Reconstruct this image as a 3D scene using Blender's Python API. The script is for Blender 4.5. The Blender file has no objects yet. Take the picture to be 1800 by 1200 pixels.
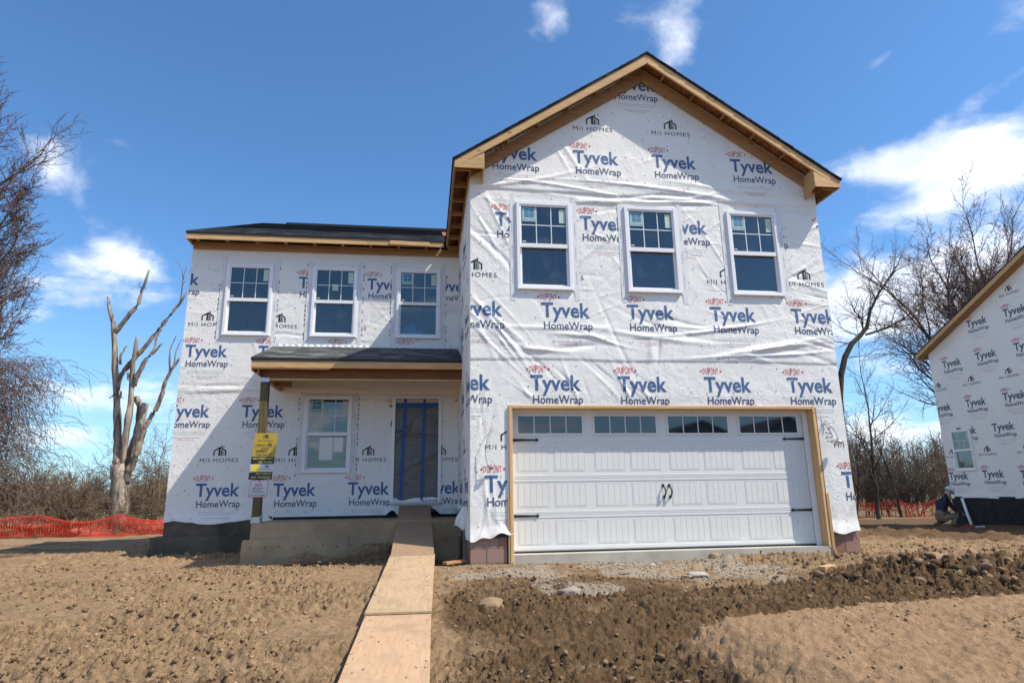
import bpy, bmesh, math, random
import numpy as np
from mathutils import Vector, Matrix
R_ = math.radians
random.seed(7); rng = np.random.default_rng(11)
scene = bpy.context.scene
col = scene.collection

# ------------------------------------------------------------ camera, sky, sun
CAM = (-1.3383, -9.7318, 0.8772); YAW, PITCH, ROLL, FPX = 0.13797, 0.23263, -0.01516, 1119.8
cam = bpy.data.cameras.new('camera'); cam_o = bpy.data.objects.new('camera', cam); col.objects.link(cam_o)
cyw, syw, cp, sp = math.cos(YAW), math.sin(YAW), math.cos(PITCH), math.sin(PITCH)
fw = Vector((syw*cp, cyw*cp, sp)); rt0 = Vector((cyw, -syw, 0)); up0 = rt0.cross(fw)
rt = math.cos(ROLL)*rt0 + math.sin(ROLL)*up0; up = -math.sin(ROLL)*rt0 + math.cos(ROLL)*up0
m = Matrix((rt, up, -fw)).transposed().to_4x4(); m.translation = Vector(CAM); cam_o.matrix_world = m
cam.sensor_width = 36; cam.lens = FPX/1800*36; cam.clip_end = 5000; cam.clip_start = 0.05
scene.camera = cam_o
SUN = Vector((2.0, -1.0, 2.96)).normalized()
sun = bpy.data.lights.new('sun', 'SUN'); sun.energy = 4.3; sun.angle = R_(0.53); sun.color = (1.0, 0.925, 0.80)
sun_o = bpy.data.objects.new('sun', sun); col.objects.link(sun_o)
sun_o.rotation_euler = SUN.to_track_quat('Z', 'Y').to_euler(); sun_o.location = (20, -20, 30)
vs = scene.view_settings; vs.view_transform = 'Standard'; vs.look = 'None'; vs.exposure = 0.5; vs.gamma = 1; vs.use_curve_mapping = False

def at(px, py, ax, val):
    """world point seen at photo position px,py where coordinate ax equals val (used only to measure the place)"""
    d = fw + rt*((px-900)/FPX) - up*((py-600)/FPX)
    t = (val-CAM[ax])/d[ax]
    return Vector(CAM) + d*t

# ------------------------------------------------------------ node helper
class NT:
    def __init__(s, nt): s.nt = nt; nt.nodes.clear()
    def n(s, typ, ins=None, **kw):
        nd = s.nt.nodes.new(typ)
        for k, v in kw.items(): setattr(nd, k, v)
        for k, v in (ins or {}).items():
            sock = nd.inputs[k]
            if isinstance(v, bpy.types.NodeSocket): s.nt.links.new(v, sock)
            else: sock.default_value = v
        return nd
    def math(s, op, a, b=0.0, c=None, clamp=False):
        d = {0: a, 1: b}
        if c is not None: d[2] = c
        return s.n('ShaderNodeMath', d, operation=op, use_clamp=clamp).outputs[0]
    def vmath(s, op, a, b=(0,0,0)):
        nd = s.n('ShaderNodeVectorMath', {0: a, 1: b}, operation=op)
        return nd.outputs['Value'] if op in ('DOT_PRODUCT', 'LENGTH') else nd.outputs[0]
    def noise(s, vec, scale, detail=4, rough=0.55, dist=0.0):
        return s.n('ShaderNodeTexNoise', {'Vector': vec, 'Scale': scale, 'Detail': detail, 'Roughness': rough, 'Distortion': dist}).outputs['Fac']
    def ramp(s, fac, stops):
        nd = s.n('ShaderNodeValToRGB', {'Fac': fac}); e = nd.color_ramp.elements
        while len(e) > 1: e.remove(e[-1])
        for i, (p, c) in enumerate(stops):
            el = e[0] if i == 0 else e.new(p)
            el.position = p; el.color = (*c, 1) if len(c) == 3 else c
        return nd.outputs['Color']
    def mix(s, f, a, b):
        nd = s.n('ShaderNodeMix', data_type='RGBA')
        for k, v in ((0, f), (6, a), (7, b)):
            if isinstance(v, bpy.types.NodeSocket): s.nt.links.new(v, nd.inputs[k])
            elif k == 0: nd.inputs[k].default_value = v
            else: nd.inputs[k].default_value = (*v, 1)
        return nd.outputs[2]
    def mapr(s, v, a, b, c=0.0, d=1.0):
        return s.n('ShaderNodeMapRange', {'Value': v, 'From Min': a, 'From Max': b, 'To Min': c, 'To Max': d}).outputs[0]
    def smooth(s, v, a, b, c=0.0, d=1.0):
        return s.n('ShaderNodeMapRange', {'Value': v, 'From Min': a, 'From Max': b, 'To Min': c, 'To Max': d}, interpolation_type='SMOOTHSTEP').outputs[0]
    def link(s, a, b): s.nt.links.new(a, b)

MATS = {}
def mat(name, build):
    if name in MATS: return MATS[name]
    mt = bpy.data.materials.new(name); mt.use_nodes = True
    t = NT(mt.node_tree); out = t.n('ShaderNodeOutputMaterial')
    sh = build(t); t.link(sh, out.inputs[0])
    MATS[name] = mt; return mt
def bsdf(t, color, rough=0.6, spec=0.4, normal=None, metal=0.0, **kw):
    ins = {'Base Color': color if isinstance(color, bpy.types.NodeSocket) else (*color, 1), 'Roughness': rough, 'Specular IOR Level': spec, 'Metallic': metal}
    if normal is not None: ins['Normal'] = normal
    ins.update(kw)
    return t.n('ShaderNodeBsdfPrincipled', ins).outputs[0]
def plain(name, c, rough=0.6, spec=0.4, var=0.0, bump=0.0, scale=8.0, metal=0.0):
    def b(t):
        g = t.n('ShaderNodeNewGeometry').outputs['Position']; cc = c; nm = None
        if var or bump:
            nz = t.noise(g, scale, 5, 0.6)
            if var:
                f = t.mapr(nz, .3, .7, 1-var, 1+var)
                cc = t.n('ShaderNodeMix', {}, data_type='RGBA', blend_type='MULTIPLY')
                cc.inputs[0].default_value = 1; cc.inputs[6].default_value = (*c, 1)
                cmb = t.n('ShaderNodeCombineColor', {0: f, 1: f, 2: f}); t.link(cmb.outputs[0], cc.inputs[7]); cc = cc.outputs[2]
            if bump: nm = t.n('ShaderNodeBump', {'Height': t.noise(g, scale*4, 5, .6), 'Strength': 1.0, 'Distance': bump}).outputs[0]
        return bsdf(t, cc, rough, spec, nm, metal)
    return mat(name, b)

# ------------------------------------------------------------ world: daylight sky with drifting clouds
w = bpy.data.worlds.new('World'); scene.world = w; w.use_nodes = True
t = NT(w.node_tree)
sky = t.n('ShaderNodeTexSky', sky_type='NISHITA', sun_disc=False, sun_elevation=math.asin(SUN.z), sun_rotation=math.atan2(SUN.x, SUN.y), altitude=200, air_density=1.0, dust_density=0.4, ozone_density=2.2)
dirv = t.n('ShaderNodeTexCoord').outputs['Generated']
dn = t.vmath('NORMALIZE', dirv)
sx = t.n('ShaderNodeSeparateXYZ', {0: dn})
zc = t.math('MAXIMUM', t.math('ADD', sx.outputs[2], 0.14), 0.03)
px_ = t.math('DIVIDE', sx.outputs[0], zc); py_ = t.math('DIVIDE', sx.outputs[1], zc)
pv = t.n('ShaderNodeCombineXYZ', {0: px_, 1: py_, 2: 0.0}).outputs[0]
warp = t.n('ShaderNodeTexNoise', {'Vector': pv, 'Scale': 1.4, 'Detail': 5.0, 'Roughness': .6})
pv2 = t.vmath('ADD', pv, t.vmath('MULTIPLY', t.vmath('SUBTRACT', warp.outputs['Color'], (.5,.5,.5)), (.5,.5,0)))
n1 = t.noise(pv2, 2.6, 8, 0.6)
n3 = t.n('ShaderNodeTexNoise', {'Vector': t.vmath('MULTIPLY', dn, (1,1,1.5)), 'Scale': 9.0, 'Detail': 8.0, 'Roughness': .58, 'Distortion': .3}).outputs['Fac']
# lobes: photo px centre, half widths in px, tilt degrees, weight  (cloud banks seen in the photograph, as directions)
lobes = [(962,20,30,36,-30,.52),(1098,35,28,26,0,.52),(1190,60,24,60,14,.60),(1590,80,36,12,-30,.40),(1540,110,26,12,-30,.36),
         (1745,80,90,20,-32,.46),(1765,140,90,14,-34,.42),(1780,200,60,14,-30,.38),(1730,272,150,34,-3,.95),(1550,292,70,24,-2,.72),(1655,345,75,22,-16,.72),
         (1650,460,110,42,-24,.82),(1590,535,150,40,-12,.78),(1480,545,90,34,0,.6),(60,250,50,24,10,.42),(105,320,42,24,45,.40),
         (20,420,50,60,0,.45),(205,440,40,26,45,.6),(245,478,52,18,15,.55),(115,525,74,26,-8,.74),(150,700,90,16,5,.52),(60,765,140,16,0,.5),
         (1600,760,120,34,0,.6),(1540,640,60,26,0,.5),(215,255,22,8,20,.15),(280,720,90,40,0,.35)]
tot = None
for (lx, ly, wx, wy, tilt, wt) in lobes:
    d = (fw + rt*((lx-900)/FPX) - up*((ly-600)/FPX)).normalized()
    a = R_(tilt); hx = rt*math.cos(a) - up*math.sin(a); hy = rt*math.sin(a) + up*math.cos(a)
    hx = (hx - d*hx.dot(d)).normalized(); hy = d.cross(hx)
    k = math.cos(math.atan(math.hypot(lx-900, ly-600)/FPX))
    df = t.vmath('SUBTRACT', dn, tuple(d))
    ax_ = t.math('MULTIPLY', t.vmath('DOT_PRODUCT', df, tuple(hx)), FPX/(wx*1.5)/k)
    ay_ = t.math('MULTIPLY', t.vmath('DOT_PRODUCT', df, tuple(hy)), FPX/(wy*1.5)/k)
    r2 = t.math('ADD', t.math('MULTIPLY', ax_, ax_), t.math('MULTIPLY', ay_, ay_))
    g = t.math('MULTIPLY', t.math('EXPONENT', t.math('MULTIPLY', r2, -1.0)), wt)
    tot = g if tot is None else t.math('ADD', tot, g)
# elsewhere in the sky: unseen scattered cloud, cover raised to add white fill light
inv = t.vmath('DOT_PRODUCT', dn, tuple(fw))
outside = t.smooth(inv, .78, .55)
gen = t.math('MULTIPLY', t.smooth(t.noise(pv, 0.9, 2, .5), .42, .62), t.math('MULTIPLY', outside, .8))
tot = t.math('ADD', tot, gen)
dens = t.math('ADD', t.math('MULTIPLY', tot, 1.0), t.math('MULTIPLY', t.math('SUBTRACT', t.math('ADD', t.math('MULTIPLY', n1, .45), t.math('MULTIPLY', n3, .55)), .5), 3.6))
cf = t.smooth(dens, .22, 1.15)
cf = t.math('MULTIPLY', cf, t.smooth(tot, .04, .22))
cf = t.math('MULTIPLY', cf, .90)
cf = t.math('MULTIPLY', cf, t.smooth(sx.outputs[2], -.02, .02))
shade = t.smooth(t.math('ADD', t.noise(t.vmath('ADD', dn, (0,0,.02)), 14, 5, .6), t.math('MULTIPLY', dens, -.12)), .25, .62)
ccol = t.mix(shade, (.70,.75,.88), (1.10,1.10,1.12))
skc = t.n('ShaderNodeVectorMath', {0: sky.outputs[0], 1: (0.105*.72, 0.105*1.07, 0.105*1.34)}, operation='MULTIPLY').outputs[0]
hz = t.smooth(sx.outputs[2], .34, -.02, 0.0, .38)
skc = t.mix(hz, skc, (.38,.54,.74))
fin = t.mix(cf, skc, ccol)
CLOUDK = t.nt.nodes  # keep
bgn = t.n('ShaderNodeBackground', {'Color': fin, 'Strength': 1.0})
wo = t.n('ShaderNodeOutputWorld'); t.link(bgn.outputs[0], wo.inputs[0])

# ------------------------------------------------------------ object helpers
def tag(o, label=None, cat=None, group=None, kind=None):
    if label: o['label'] = label
    if cat: o['category'] = cat
    if group: o['group'] = group
    if kind: o['kind'] = kind
    return o
def empty(name, loc, label, cat, group=None):
    o = bpy.data.objects.new(name, None); col.objects.link(o); o.location = loc; o.empty_display_size = .2
    return tag(o, label, cat, group)
def adopt(o, parent):
    """parent o (given in world coordinates) to a thing or part"""
    o.parent = parent
    if parent.parent is None and parent.type == 'EMPTY': o.matrix_parent_inverse = Matrix.Translation(-Vector(parent.location))
    return o
def add(name, me, m=None, parent=None, matrix=None, smooth=False):
    if m is not None and not me.materials: me.materials.append(m)
    o = bpy.data.objects.new(name, me); col.objects.link(o)
    if matrix is not None: o.matrix_basis = matrix
    if parent is not None: adopt(o, parent)
    if smooth: me.shade_smooth()
    return o
def mesh_np(name, V, F):
    V = np.asarray(V, float); F = np.asarray(F)
    me = bpy.data.meshes.new(name)
    me.vertices.add(len(V)); me.vertices.foreach_set('co', V.ravel())
    k = F.shape[1]; me.loops.add(F.size); me.loops.foreach_set('vertex_index', F.ravel().astype(np.int32))
    me.polygons.add(len(F)); me.polygons.foreach_set('loop_start', np.arange(0, F.size, k, dtype=np.int32))
    me.update(calc_edges=True)
    return me
class MB:
    def __init__(s): s.v = []; s.f = []; s.mi = []
    def quad(s, *P, mi=0):
        b = len(s.v); s.v += [tuple(p) for p in P]; s.f.append(tuple(range(b, b+len(P)))); s.mi.append(mi)
    def box(s, lo, hi, mi=0, T=None):
        x0,y0,z0 = lo; x1,y1,z1 = hi; b = len(s.v)
        P = [(x0,y0,z0),(x1,y0,z0),(x1,y1,z0),(x0,y1,z0),(x0,y0,z1),(x1,y0,z1),(x1,y1,z1),(x0,y1,z1)]
        if T: P = [tuple(T(*p)) for p in P]
        s.v += P
        for q in ((0,3,2,1),(4,5,6,7),(0,1,5,4),(1,2,6,5),(2,3,7,6),(3,0,4,7)): s.f.append(tuple(b+i for i in q)); s.mi.append(mi)
    def prism(s, poly, a, b_, axis, mi=0):
        """poly: list of 2D points in the plane normal to axis, from a to b_"""
        def P(p, q): return {0: (q, p[0], p[1]), 1: (p[0], q, p[1]), 2: (p[0], p[1], q)}[axis]
        b = len(s.v); n = len(poly)
        s.v += [P(p, a) for p in poly] + [P(p, b_) for p in poly]
        s.f.append(tuple(range(b, b+n))[::-1]); s.f.append(tuple(range(b+n, b+2*n))); s.mi += [mi, mi]
        for i in range(n): s.f.append((b+i, b+(i+1) % n, b+n+(i+1) % n, b+n+i)); s.mi.append(mi)
    def tube(s, pts, rad, k=6, mi=0, cap=True):
        pts = [Vector(p) for p in pts]; b = len(s.v)
        rad = rad if isinstance(rad, (list, tuple)) else [rad]*len(pts)
        ref = Vector((.3,.2,1)).normalized()
        for i, p in enumerate(pts):
            d = (pts[min(i+1, len(pts)-1)] - pts[max(i-1, 0)]).normalized()
            u = d.cross(ref if abs(d.dot(ref)) < .95 else Vector((1,0,0))).normalized(); v = d.cross(u)
            for j in range(k):
                a = 2*math.pi*j/k; s.v.append(tuple(p + (u*math.cos(a) + v*math.sin(a))*rad[i]))
        for i in range(len(pts)-1):
            for j in range(k):
                a0 = b+i*k+j; a1 = b+i*k+(j+1) % k; s.f.append((a0, a1, a1+k, a0+k)); s.mi.append(mi)
        if cap:
            s.f.append(tuple(b+j for j in range(k))[::-1]); s.f.append(tuple(b+(len(pts)-1)*k+j for j in range(k))); s.mi += [mi, mi]
    def mesh(s, name, mats=None):
        me = bpy.data.meshes.new(name); me.from_pydata(s.v, [], s.f)
        bm = bmesh.new(); bm.from_mesh(me); bmesh.ops.recalc_face_normals(bm, faces=bm.faces); bm.to_mesh(me); bm.free()
        if mats:
            for mm in mats: me.materials.append(mm)
            if len(mats) > 1: me.polygons.foreach_set('material_index', s.mi)
        me.update(); return me
    def build(s, name, m, parent=None, smooth=False):
        return add(name, s.mesh(name), m, parent, smooth=smooth)
def boardmat(p0, p1, upv=(0,0,1)):
    p0, p1 = Vector(p0), Vector(p1); x = (p1-p0).normalized(); y = Vector(upv).cross(x).normalized(); z = x.cross(y)
    m = Matrix((x, y, z)).transposed().to_4x4(); m.translation = p0; return m, (p1-p0).length
_bc = {}
def board_mesh(L, w, h, bev=.003):
    key = (round(L, 3), round(w, 4), round(h, 4))
    if key in _bc: return _bc[key]
    bm = bmesh.new(); bmesh.ops.create_cube(bm, size=1)
    for v in bm.verts: v.co = Vector(((v.co.x+.5)*L, v.co.y*w, v.co.z*h))
    if bev: bmesh.ops.bevel(bm, geom=bm.edges[:], offset=min(bev, w*.2, h*.2), segments=1, affect='EDGES')
    me = bpy.data.meshes.new('board'); bm.to_mesh(me); bm.free(); _bc[key] = me; return me
def board(name, p0, p1, w, h, m, parent, upv=(0,0,1)):
    """a plank from p0 to p1 (centre line), w across, h along upv"""
    M, L = boardmat(p0, p1, upv); me = board_mesh(L, w, h)
    if not me.materials: me.materials.append(m)
    elif me.materials[0] != m: me = me.copy(); me.materials[0] = m
    return add(name, me, None, parent, matrix=M)

# ------------------------------------------------------------ noise in numpy
def _h(ix, iy, seed):
    h = (ix.astype(np.int64)*374761393 + iy.astype(np.int64)*668265263 + seed*974711) & 0xffffffff
    h = ((h ^ (h >> 13))*1274126177) & 0xffffffff
    return ((h ^ (h >> 16)) & 0xffffff)/float(0xffffff)
def vn(x, y, seed=0):
    x = np.asarray(x, float); y = np.asarray(y, float)
    ix = np.floor(x); iy = np.floor(y); fx = x-ix; fy = y-iy
    fx = fx*fx*fx*(fx*(fx*6-15)+10); fy = fy*fy*fy*(fy*(fy*6-15)+10)
    a = _h(ix, iy, seed); b = _h(ix+1, iy, seed); c = _h(ix, iy+1, seed); d = _h(ix+1, iy+1, seed)
    return a*(1-fx)*(1-fy)+b*fx*(1-fy)+c*(1-fx)*fy+d*fx*fy
def fbm(x, y, oct=4, seed=0, g=.5):
    s = 0; a = 1; tt = 0
    for o in range(oct): s = s+a*vn(x*2**o+17.3*o, y*2**o-9.1*o, seed+o); tt += a; a *= g
    return s/tt
def clods(x, y, cell, seed, prob, rmin=.25, rmax=.6):
    """rounded lumps of soil: height above the sheet, in units of cell"""
    gx = x/cell; gy = y/cell; ix = np.floor(gx); iy = np.floor(gy); out = np.zeros_like(gx)
    for dx in (-1, 0, 1):
        for dy in (-1, 0, 1):
            cx = ix+dx; cy = iy+dy
            on = _h(cx, cy, seed+5) < prob
            r = rmin+(rmax-rmin)*_h(cx, cy, seed+3)
            d2 = ((gx-cx-_h(cx, cy, seed+1))**2+((gy-cy-_h(cx, cy, seed+2))*1.0)**2)/(r*r)
            out = np.maximum(out, np.where(on, r*np.sqrt(np.clip(1-d2, 0, 1)), 0))
    return out*cell
def sst(a, b, x):
    tt = np.clip((np.asarray(x, float)-a)/(b-a), 0, 1); return tt*tt*(3-2*tt)

# ------------------------------------------------------------ materials
def crinkle(t):
    g = t.n('ShaderNodeNewGeometry').outputs['Position']
    big = t.noise(g, 3.2, 4, .55, .4)
    v = t.n('ShaderNodeTexVoronoi', {'Vector': t.vmath('ADD', g, t.vmath('MULTIPLY', t.n('ShaderNodeTexNoise', {'Vector': g, 'Scale': 4.0, 'Detail': 3.0}).outputs['Color'], (.25,.25,.25))), 'Scale': 7.0}, feature='F1')
    rid = t.math('ABSOLUTE', t.math('SUBTRACT', t.noise(g, 9, 3, .5, .8), .5))
    fine = t.math('ABSOLUTE', t.math('SUBTRACT', t.noise(g, 34, 3, .6, .5), .5))
    patch = t.smooth(t.noise(g, 1.1, 2, .5), .42, .62)
    h = t.math('ADD', t.math('MULTIPLY', big, .9), t.math('MULTIPLY', t.math('ADD', t.math('MULTIPLY', rid, 1.0), t.math('ADD', t.math('MULTIPLY', v.outputs['Distance'], .35), t.math('MULTIPLY', fine, .22))), t.math('ADD', t.math('MULTIPLY', patch, .75), .25)))
    for sc_, mul, seed_ in ((1.7, (1.0, 1, 2.2), 0.0), (2.6, (2.0, 1, .9), 7.3)):
        cr = t.math('ABSOLUTE', t.math('SUBTRACT', t.noise(t.vmath('ADD', t.vmath('MULTIPLY', g, mul), (seed_, 0, seed_)), sc_, 3, .45, 1.4), .5))
        cr = t.smooth(cr, .030, .0, 0, 1)
        h = t.math('ADD', h, t.math('MULTIPLY', cr, t.math('MULTIPLY', t.smooth(t.noise(g, 1.6, 2, .5), .42, .66), .17)))
    return t.n('ShaderNodeBump', {'Height': h, 'Strength': 1.0, 'Distance': .010}).outputs[0]
def wrapb(t):
    g = t.n('ShaderNodeNewGeometry').outputs['Position']
    c = t.mix(t.smooth(t.noise(g, .8, 4, .6), .35, .7), (.745,.735,.705), (.785,.775,.745))
    zz = t.n('ShaderNodeSeparateXYZ', {0: g}).outputs[2]
    mud = t.math('MULTIPLY', t.smooth(zz, 1.0, .25), t.smooth(t.noise(g, 5, 6, .72), .48, .72))
    c = t.mix(t.math('MULTIPLY', mud, .55), c, (.42,.33,.24))
    c = t.mix(t.math('MULTIPLY', t.smooth(t.noise(g, 14, 5, .7), .62, .75), .25), c, (.60,.58,.55))
    return bsdf(t, c, .5, .35, crinkle(t))
M_wrap = mat('house_wrap', wrapb)
def printm(name, c): return mat(name, lambda t: bsdf(t, t.mix(t.smooth(t.noise(t.n('ShaderNodeNewGeometry').outputs['Position'], 40, 4, .7), .5, .8, 0, .3), c, tuple(min(1, x*1.8+.08) for x in c)), .5, .35, crinkle(t)))
M_blue = printm('ink_blue', (.062,.122,.27)); M_navy = printm('ink_navy', (.065,.085,.165)); M_red = printm('ink_red', (.55,.035,.045))
M_black = printm('ink_black', (.022,.024,.03)); M_gray = printm('ink_gray', (.42,.44,.47)); M_redl = printm('ink_red_light', (.62,.25,.24))
def woodm(name, base, dark, ws=1.0, rnd=.18, knots=True):
    def b(t):
        o = t.n('ShaderNodeTexCoord').outputs['Object']; r = t.n('ShaderNodeObjectInfo').outputs['Random']
        off = t.n('ShaderNodeCombineXYZ', {0: t.math('MULTIPLY', r, 37.0), 1: t.math('MULTIPLY', r, 11.0), 2: t.math('MULTIPLY', r, 7.0)}).outputs[0]
        p = t.vmath('ADD', o, off)
        gr = t.noise(t.vmath('MULTIPLY', p, (1.2, 24, 24)), 2.0*ws, 5, .6, .6)
        bl = t.noise(t.vmath('MULTIPLY', p, (1, 3, 3)), 1.6, 4, .6)
        c = t.mix(t.smooth(gr, .32, .7), base, dark)
        c = t.mix(t.smooth(bl, .45, .75, 0, .45), c, tuple(x*.72 for x in base))
        if knots:
            vo = t.n('ShaderNodeTexVoronoi', {'Vector': t.vmath('MULTIPLY', p, (2.2, 7, 7)), 'Scale': 1.0}, feature='F1')
            c = t.mix(t.smooth(vo.outputs['Distance'], .13, .06, 0, .8), c, (.10,.045,.02))
        f = t.mapr(r, 0, 1, 1-rnd, 1+rnd)
        mm = t.n('ShaderNodeMix', {0: 1.0, 6: c}, data_type='RGBA', blend_type='MULTIPLY')
        t.link(t.n('ShaderNodeCombineColor', {0: f, 1: f, 2: f}).outputs[0], mm.inputs[7])
        nm = t.n('ShaderNodeBump', {'Height': gr, 'Strength': .5, 'Distance': .002}).outputs[0]
        return bsdf(t, mm.outputs[2], .7, .25, nm)
    return mat(name, b)
M_pine = woodm('pine_lumber', (.63,.42,.205), (.47,.275,.125))
M_pined = woodm('weathered_pine', (.40,.235,.11), (.28,.145,.065))
M_lvl = woodm('laminated_beam', (.26,.115,.05), (.15,.06,.028), 1.6, knots=False)
M_treat = woodm('treated_post', (.16,.13,.065), (.09,.07,.035))
M_ply = woodm('plywood', (.62,.42,.24), (.50,.30,.15), .7, .06)
def osbb(t):
    g = t.n('ShaderNodeNewGeometry').outputs['Position']
    v = t.n('ShaderNodeTexVoronoi', {'Vector': g, 'Scale': 22.0}, feature='F1').outputs['Color']
    s = t.n('ShaderNodeSeparateColor', {0: v}).outputs[0]
    return bsdf(t, t.ramp(s, [(0, (.16,.06,.025)), (.5, (.27,.11,.045)), (1, (.36,.17,.08))]), .75, .2)
M_osb = mat('oriented_strand_board', osbb)
def shinb(t):
    r = t.n('ShaderNodeObjectInfo').outputs['Random']; g = t.n('ShaderNodeNewGeometry').outputs['Position']
    n = t.noise(g, 160, 3, .7); n2 = t.noise(g, 3, 3, .6)
    b = t.math('ADD', t.math('MULTIPLY', r, .45), t.math('ADD', t.math('MULTIPLY', n, .35), t.math('MULTIPLY', n2, .3)))
    return bsdf(t, t.ramp(b, [(.22, (.028,.030,.034)), (.55, (.088,.090,.094)), (.85, (.21,.208,.20))]), .85, .25, t.n('ShaderNodeBump', {'Height': n, 'Strength': .7, 'Distance': .003}).outputs[0])
M_shin = mat('asphalt_shingle', shinb)
def shinr(t):
    r = t.n('ShaderNodeNewGeometry').outputs['Random Per Island']; g = t.n('ShaderNodeNewGeometry').outputs['Position']
    n = t.noise(g, 160, 3, .7)
    b = t.math('ADD', t.math('MULTIPLY', r, .55), t.math('MULTIPLY', n, .45))
    return bsdf(t, t.ramp(b, [(.25, (.016,.017,.019)), (.6, (.04,.041,.044)), (.9, (.085,.083,.08))]), .85, .25)
M_shinr = mat('asphalt_shingle_far', shinr)
M_edge = plain('black_drip_edge', (.012,.012,.014), .5, .4)
M_vinyl = plain('white_vinyl', (.78,.78,.80), .35, .45)
M_tape = plain('flashing_tape', (.67,.68,.69), .5, .35, .06, .003, 9)
M_door = plain('painted_steel_door', (.70,.695,.665), .38, .45, .025, .0006, 5)
M_iron = plain('black_iron', (.015,.016,.018), .45, .45)
M_rub = plain('black_rubber', (.012,.012,.012), .7, .3)
M_tar = plain('damp_proofing', (.018,.017,.017), .7, .25, .35, .006, 5)
M_tan_plastic = plain('white_plastic_pipe', (.74,.74,.72), .4, .4)
def glassb(t):
    lw = t.n('ShaderNodeFresnel', {'IOR': 1.52}).outputs[0]
    f = t.math('MINIMUM', t.math('ADD', t.math('MULTIPLY', lw, 2.2), .035), .34)
    g = t.n('ShaderNodeBsdfGlossy', {'Color': (.86,.90,.90,1), 'Roughness': .015}).outputs[0]
    tr = t.n('ShaderNodeBsdfTransparent', {'Color': (.42,.52,.56,1)}).outputs[0]
    mx = t.n('ShaderNodeMixShader', {0: f, 1: tr, 2: g}).outputs[0]
    gp = t.n('ShaderNodeNewGeometry').outputs['Position']
    du = t.math('ADD', t.math('MULTIPLY', t.smooth(t.noise(gp, 2.6, 6, .7), .5, .78), .12), .012)
    return t.n('ShaderNodeMixShader', {0: du, 1: mx, 2: t.n('ShaderNodeBsdfDiffuse', {'Color': (.42,.41,.38,1)}).outputs[0]}).outputs[0]
M_glass = mat('window_glass', glassb)
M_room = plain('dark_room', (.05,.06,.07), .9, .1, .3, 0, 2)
def plasb(t):
    g = t.n('ShaderNodeNewGeometry').outputs['Position']
    b = t.n('ShaderNodeBump', {'Height': t.noise(t.vmath('MULTIPLY', g, (1,1,2.5)), 5, 5, .6, 1.2), 'Strength': 1.0, 'Distance': .012}).outputs[0]
    return bsdf(t, t.mix(t.noise(g, 3, 3, .6), (.075,.078,.074), (.13,.13,.12)), .22, .5, b)
M_plastic = mat('dust_plastic', plasb)
M_btape = plain('blue_tape', (.012,.075,.30), .5, .4, .15, 0, 8)
def concb(c1, c2, st=(.22,.12,.07)):
    def b(t):
        g = t.n('ShaderNodeNewGeometry').outputs['Position']
        n = t.noise(g, 1.7, 6, .65); f = t.noise(g, 60, 4, .7)
        c = t.mix(t.smooth(n, .3, .7), c1, c2)
        s = t.noise(t.vmath('MULTIPLY', g, (2.5,1,.5)), 1.0, 4, .6)
        c = t.mix(t.smooth(s, .58, .75, 0, .5), c, st)
        return bsdf(t, c, .85, .2, t.n('ShaderNodeBump', {'Height': t.math('ADD', f, t.math('MULTIPLY', n, 2)), 'Strength': .7, 'Distance': .006}).outputs[0])
    return b
M_conc = mat('cast_concrete', concb((.41,.30,.185), (.28,.205,.13)))
M_concd = mat('dark_concrete', concb((.15,.12,.088), (.075,.06,.046), (.04,.034,.03)))  # darker concrete tones for the left foundation
M_slab = mat('slab_concrete', concb((.50,.47,.40), (.38,.35,.29), (.34,.27,.19)))
def brickb(t):
    r = t.n('ShaderNodeObjectInfo').outputs['Random']; g = t.n('ShaderNodeNewGeometry').outputs['Position']
    c = t.ramp(r, [(0, (.25,.125,.09)), (.5, (.30,.18,.14)), (1, (.31,.22,.18))])
    n = t.noise(g, 30, 5, .7); c = t.mix(t.smooth(n, .5, .8, 0, .5), c, (.42,.33,.28))
    return bsdf(t, c, .85, .2, t.n('ShaderNodeBump', {'Height': n, 'Strength': .8, 'Distance': .004}).outputs[0])
M_brick = mat('red_block', brickb); M_mort = plain('mortar', (.36,.33,.29), .9, .15, .15, .004, 20)
def barkb(c1, c2, sc=6, mul=(1,1,.15)):
    def b(t):
        g = t.n('ShaderNodeNewGeometry').outputs['Position']
        n = t.noise(t.vmath('MULTIPLY', g, mul), sc, 5, .65, .5)
        return bsdf(t, t.mix(t.smooth(n, .35, .68), c1, c2), .85, .2, t.n('ShaderNodeBump', {'Height': n, 'Strength': 1.0, 'Distance': .04}).outputs[0])
    return b
M_bark = mat('grey_brown_bark', barkb((.075,.055,.042), (.16,.125,.10)))
M_twig = mat('reddish_twig', barkb((.10,.062,.050), (.20,.13,.105)))
M_barkd = mat('dark_bark', barkb((.035,.028,.024), (.085,.068,.055)))
M_snag = mat('bare_dead_wood', barkb((.115,.085,.06), (.44,.37,.30), 4.5, (1.6,1.6,.12)))
M_brush = mat('tan_brush', barkb((.12,.085,.055), (.26,.19,.125)))
M_wood = mat('far_wood', barkb((.07,.048,.036), (.16,.115,.08)))
M_net = plain('orange_netting', (.66,.055,.028), .5, .35, .2, 0, 3)
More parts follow.
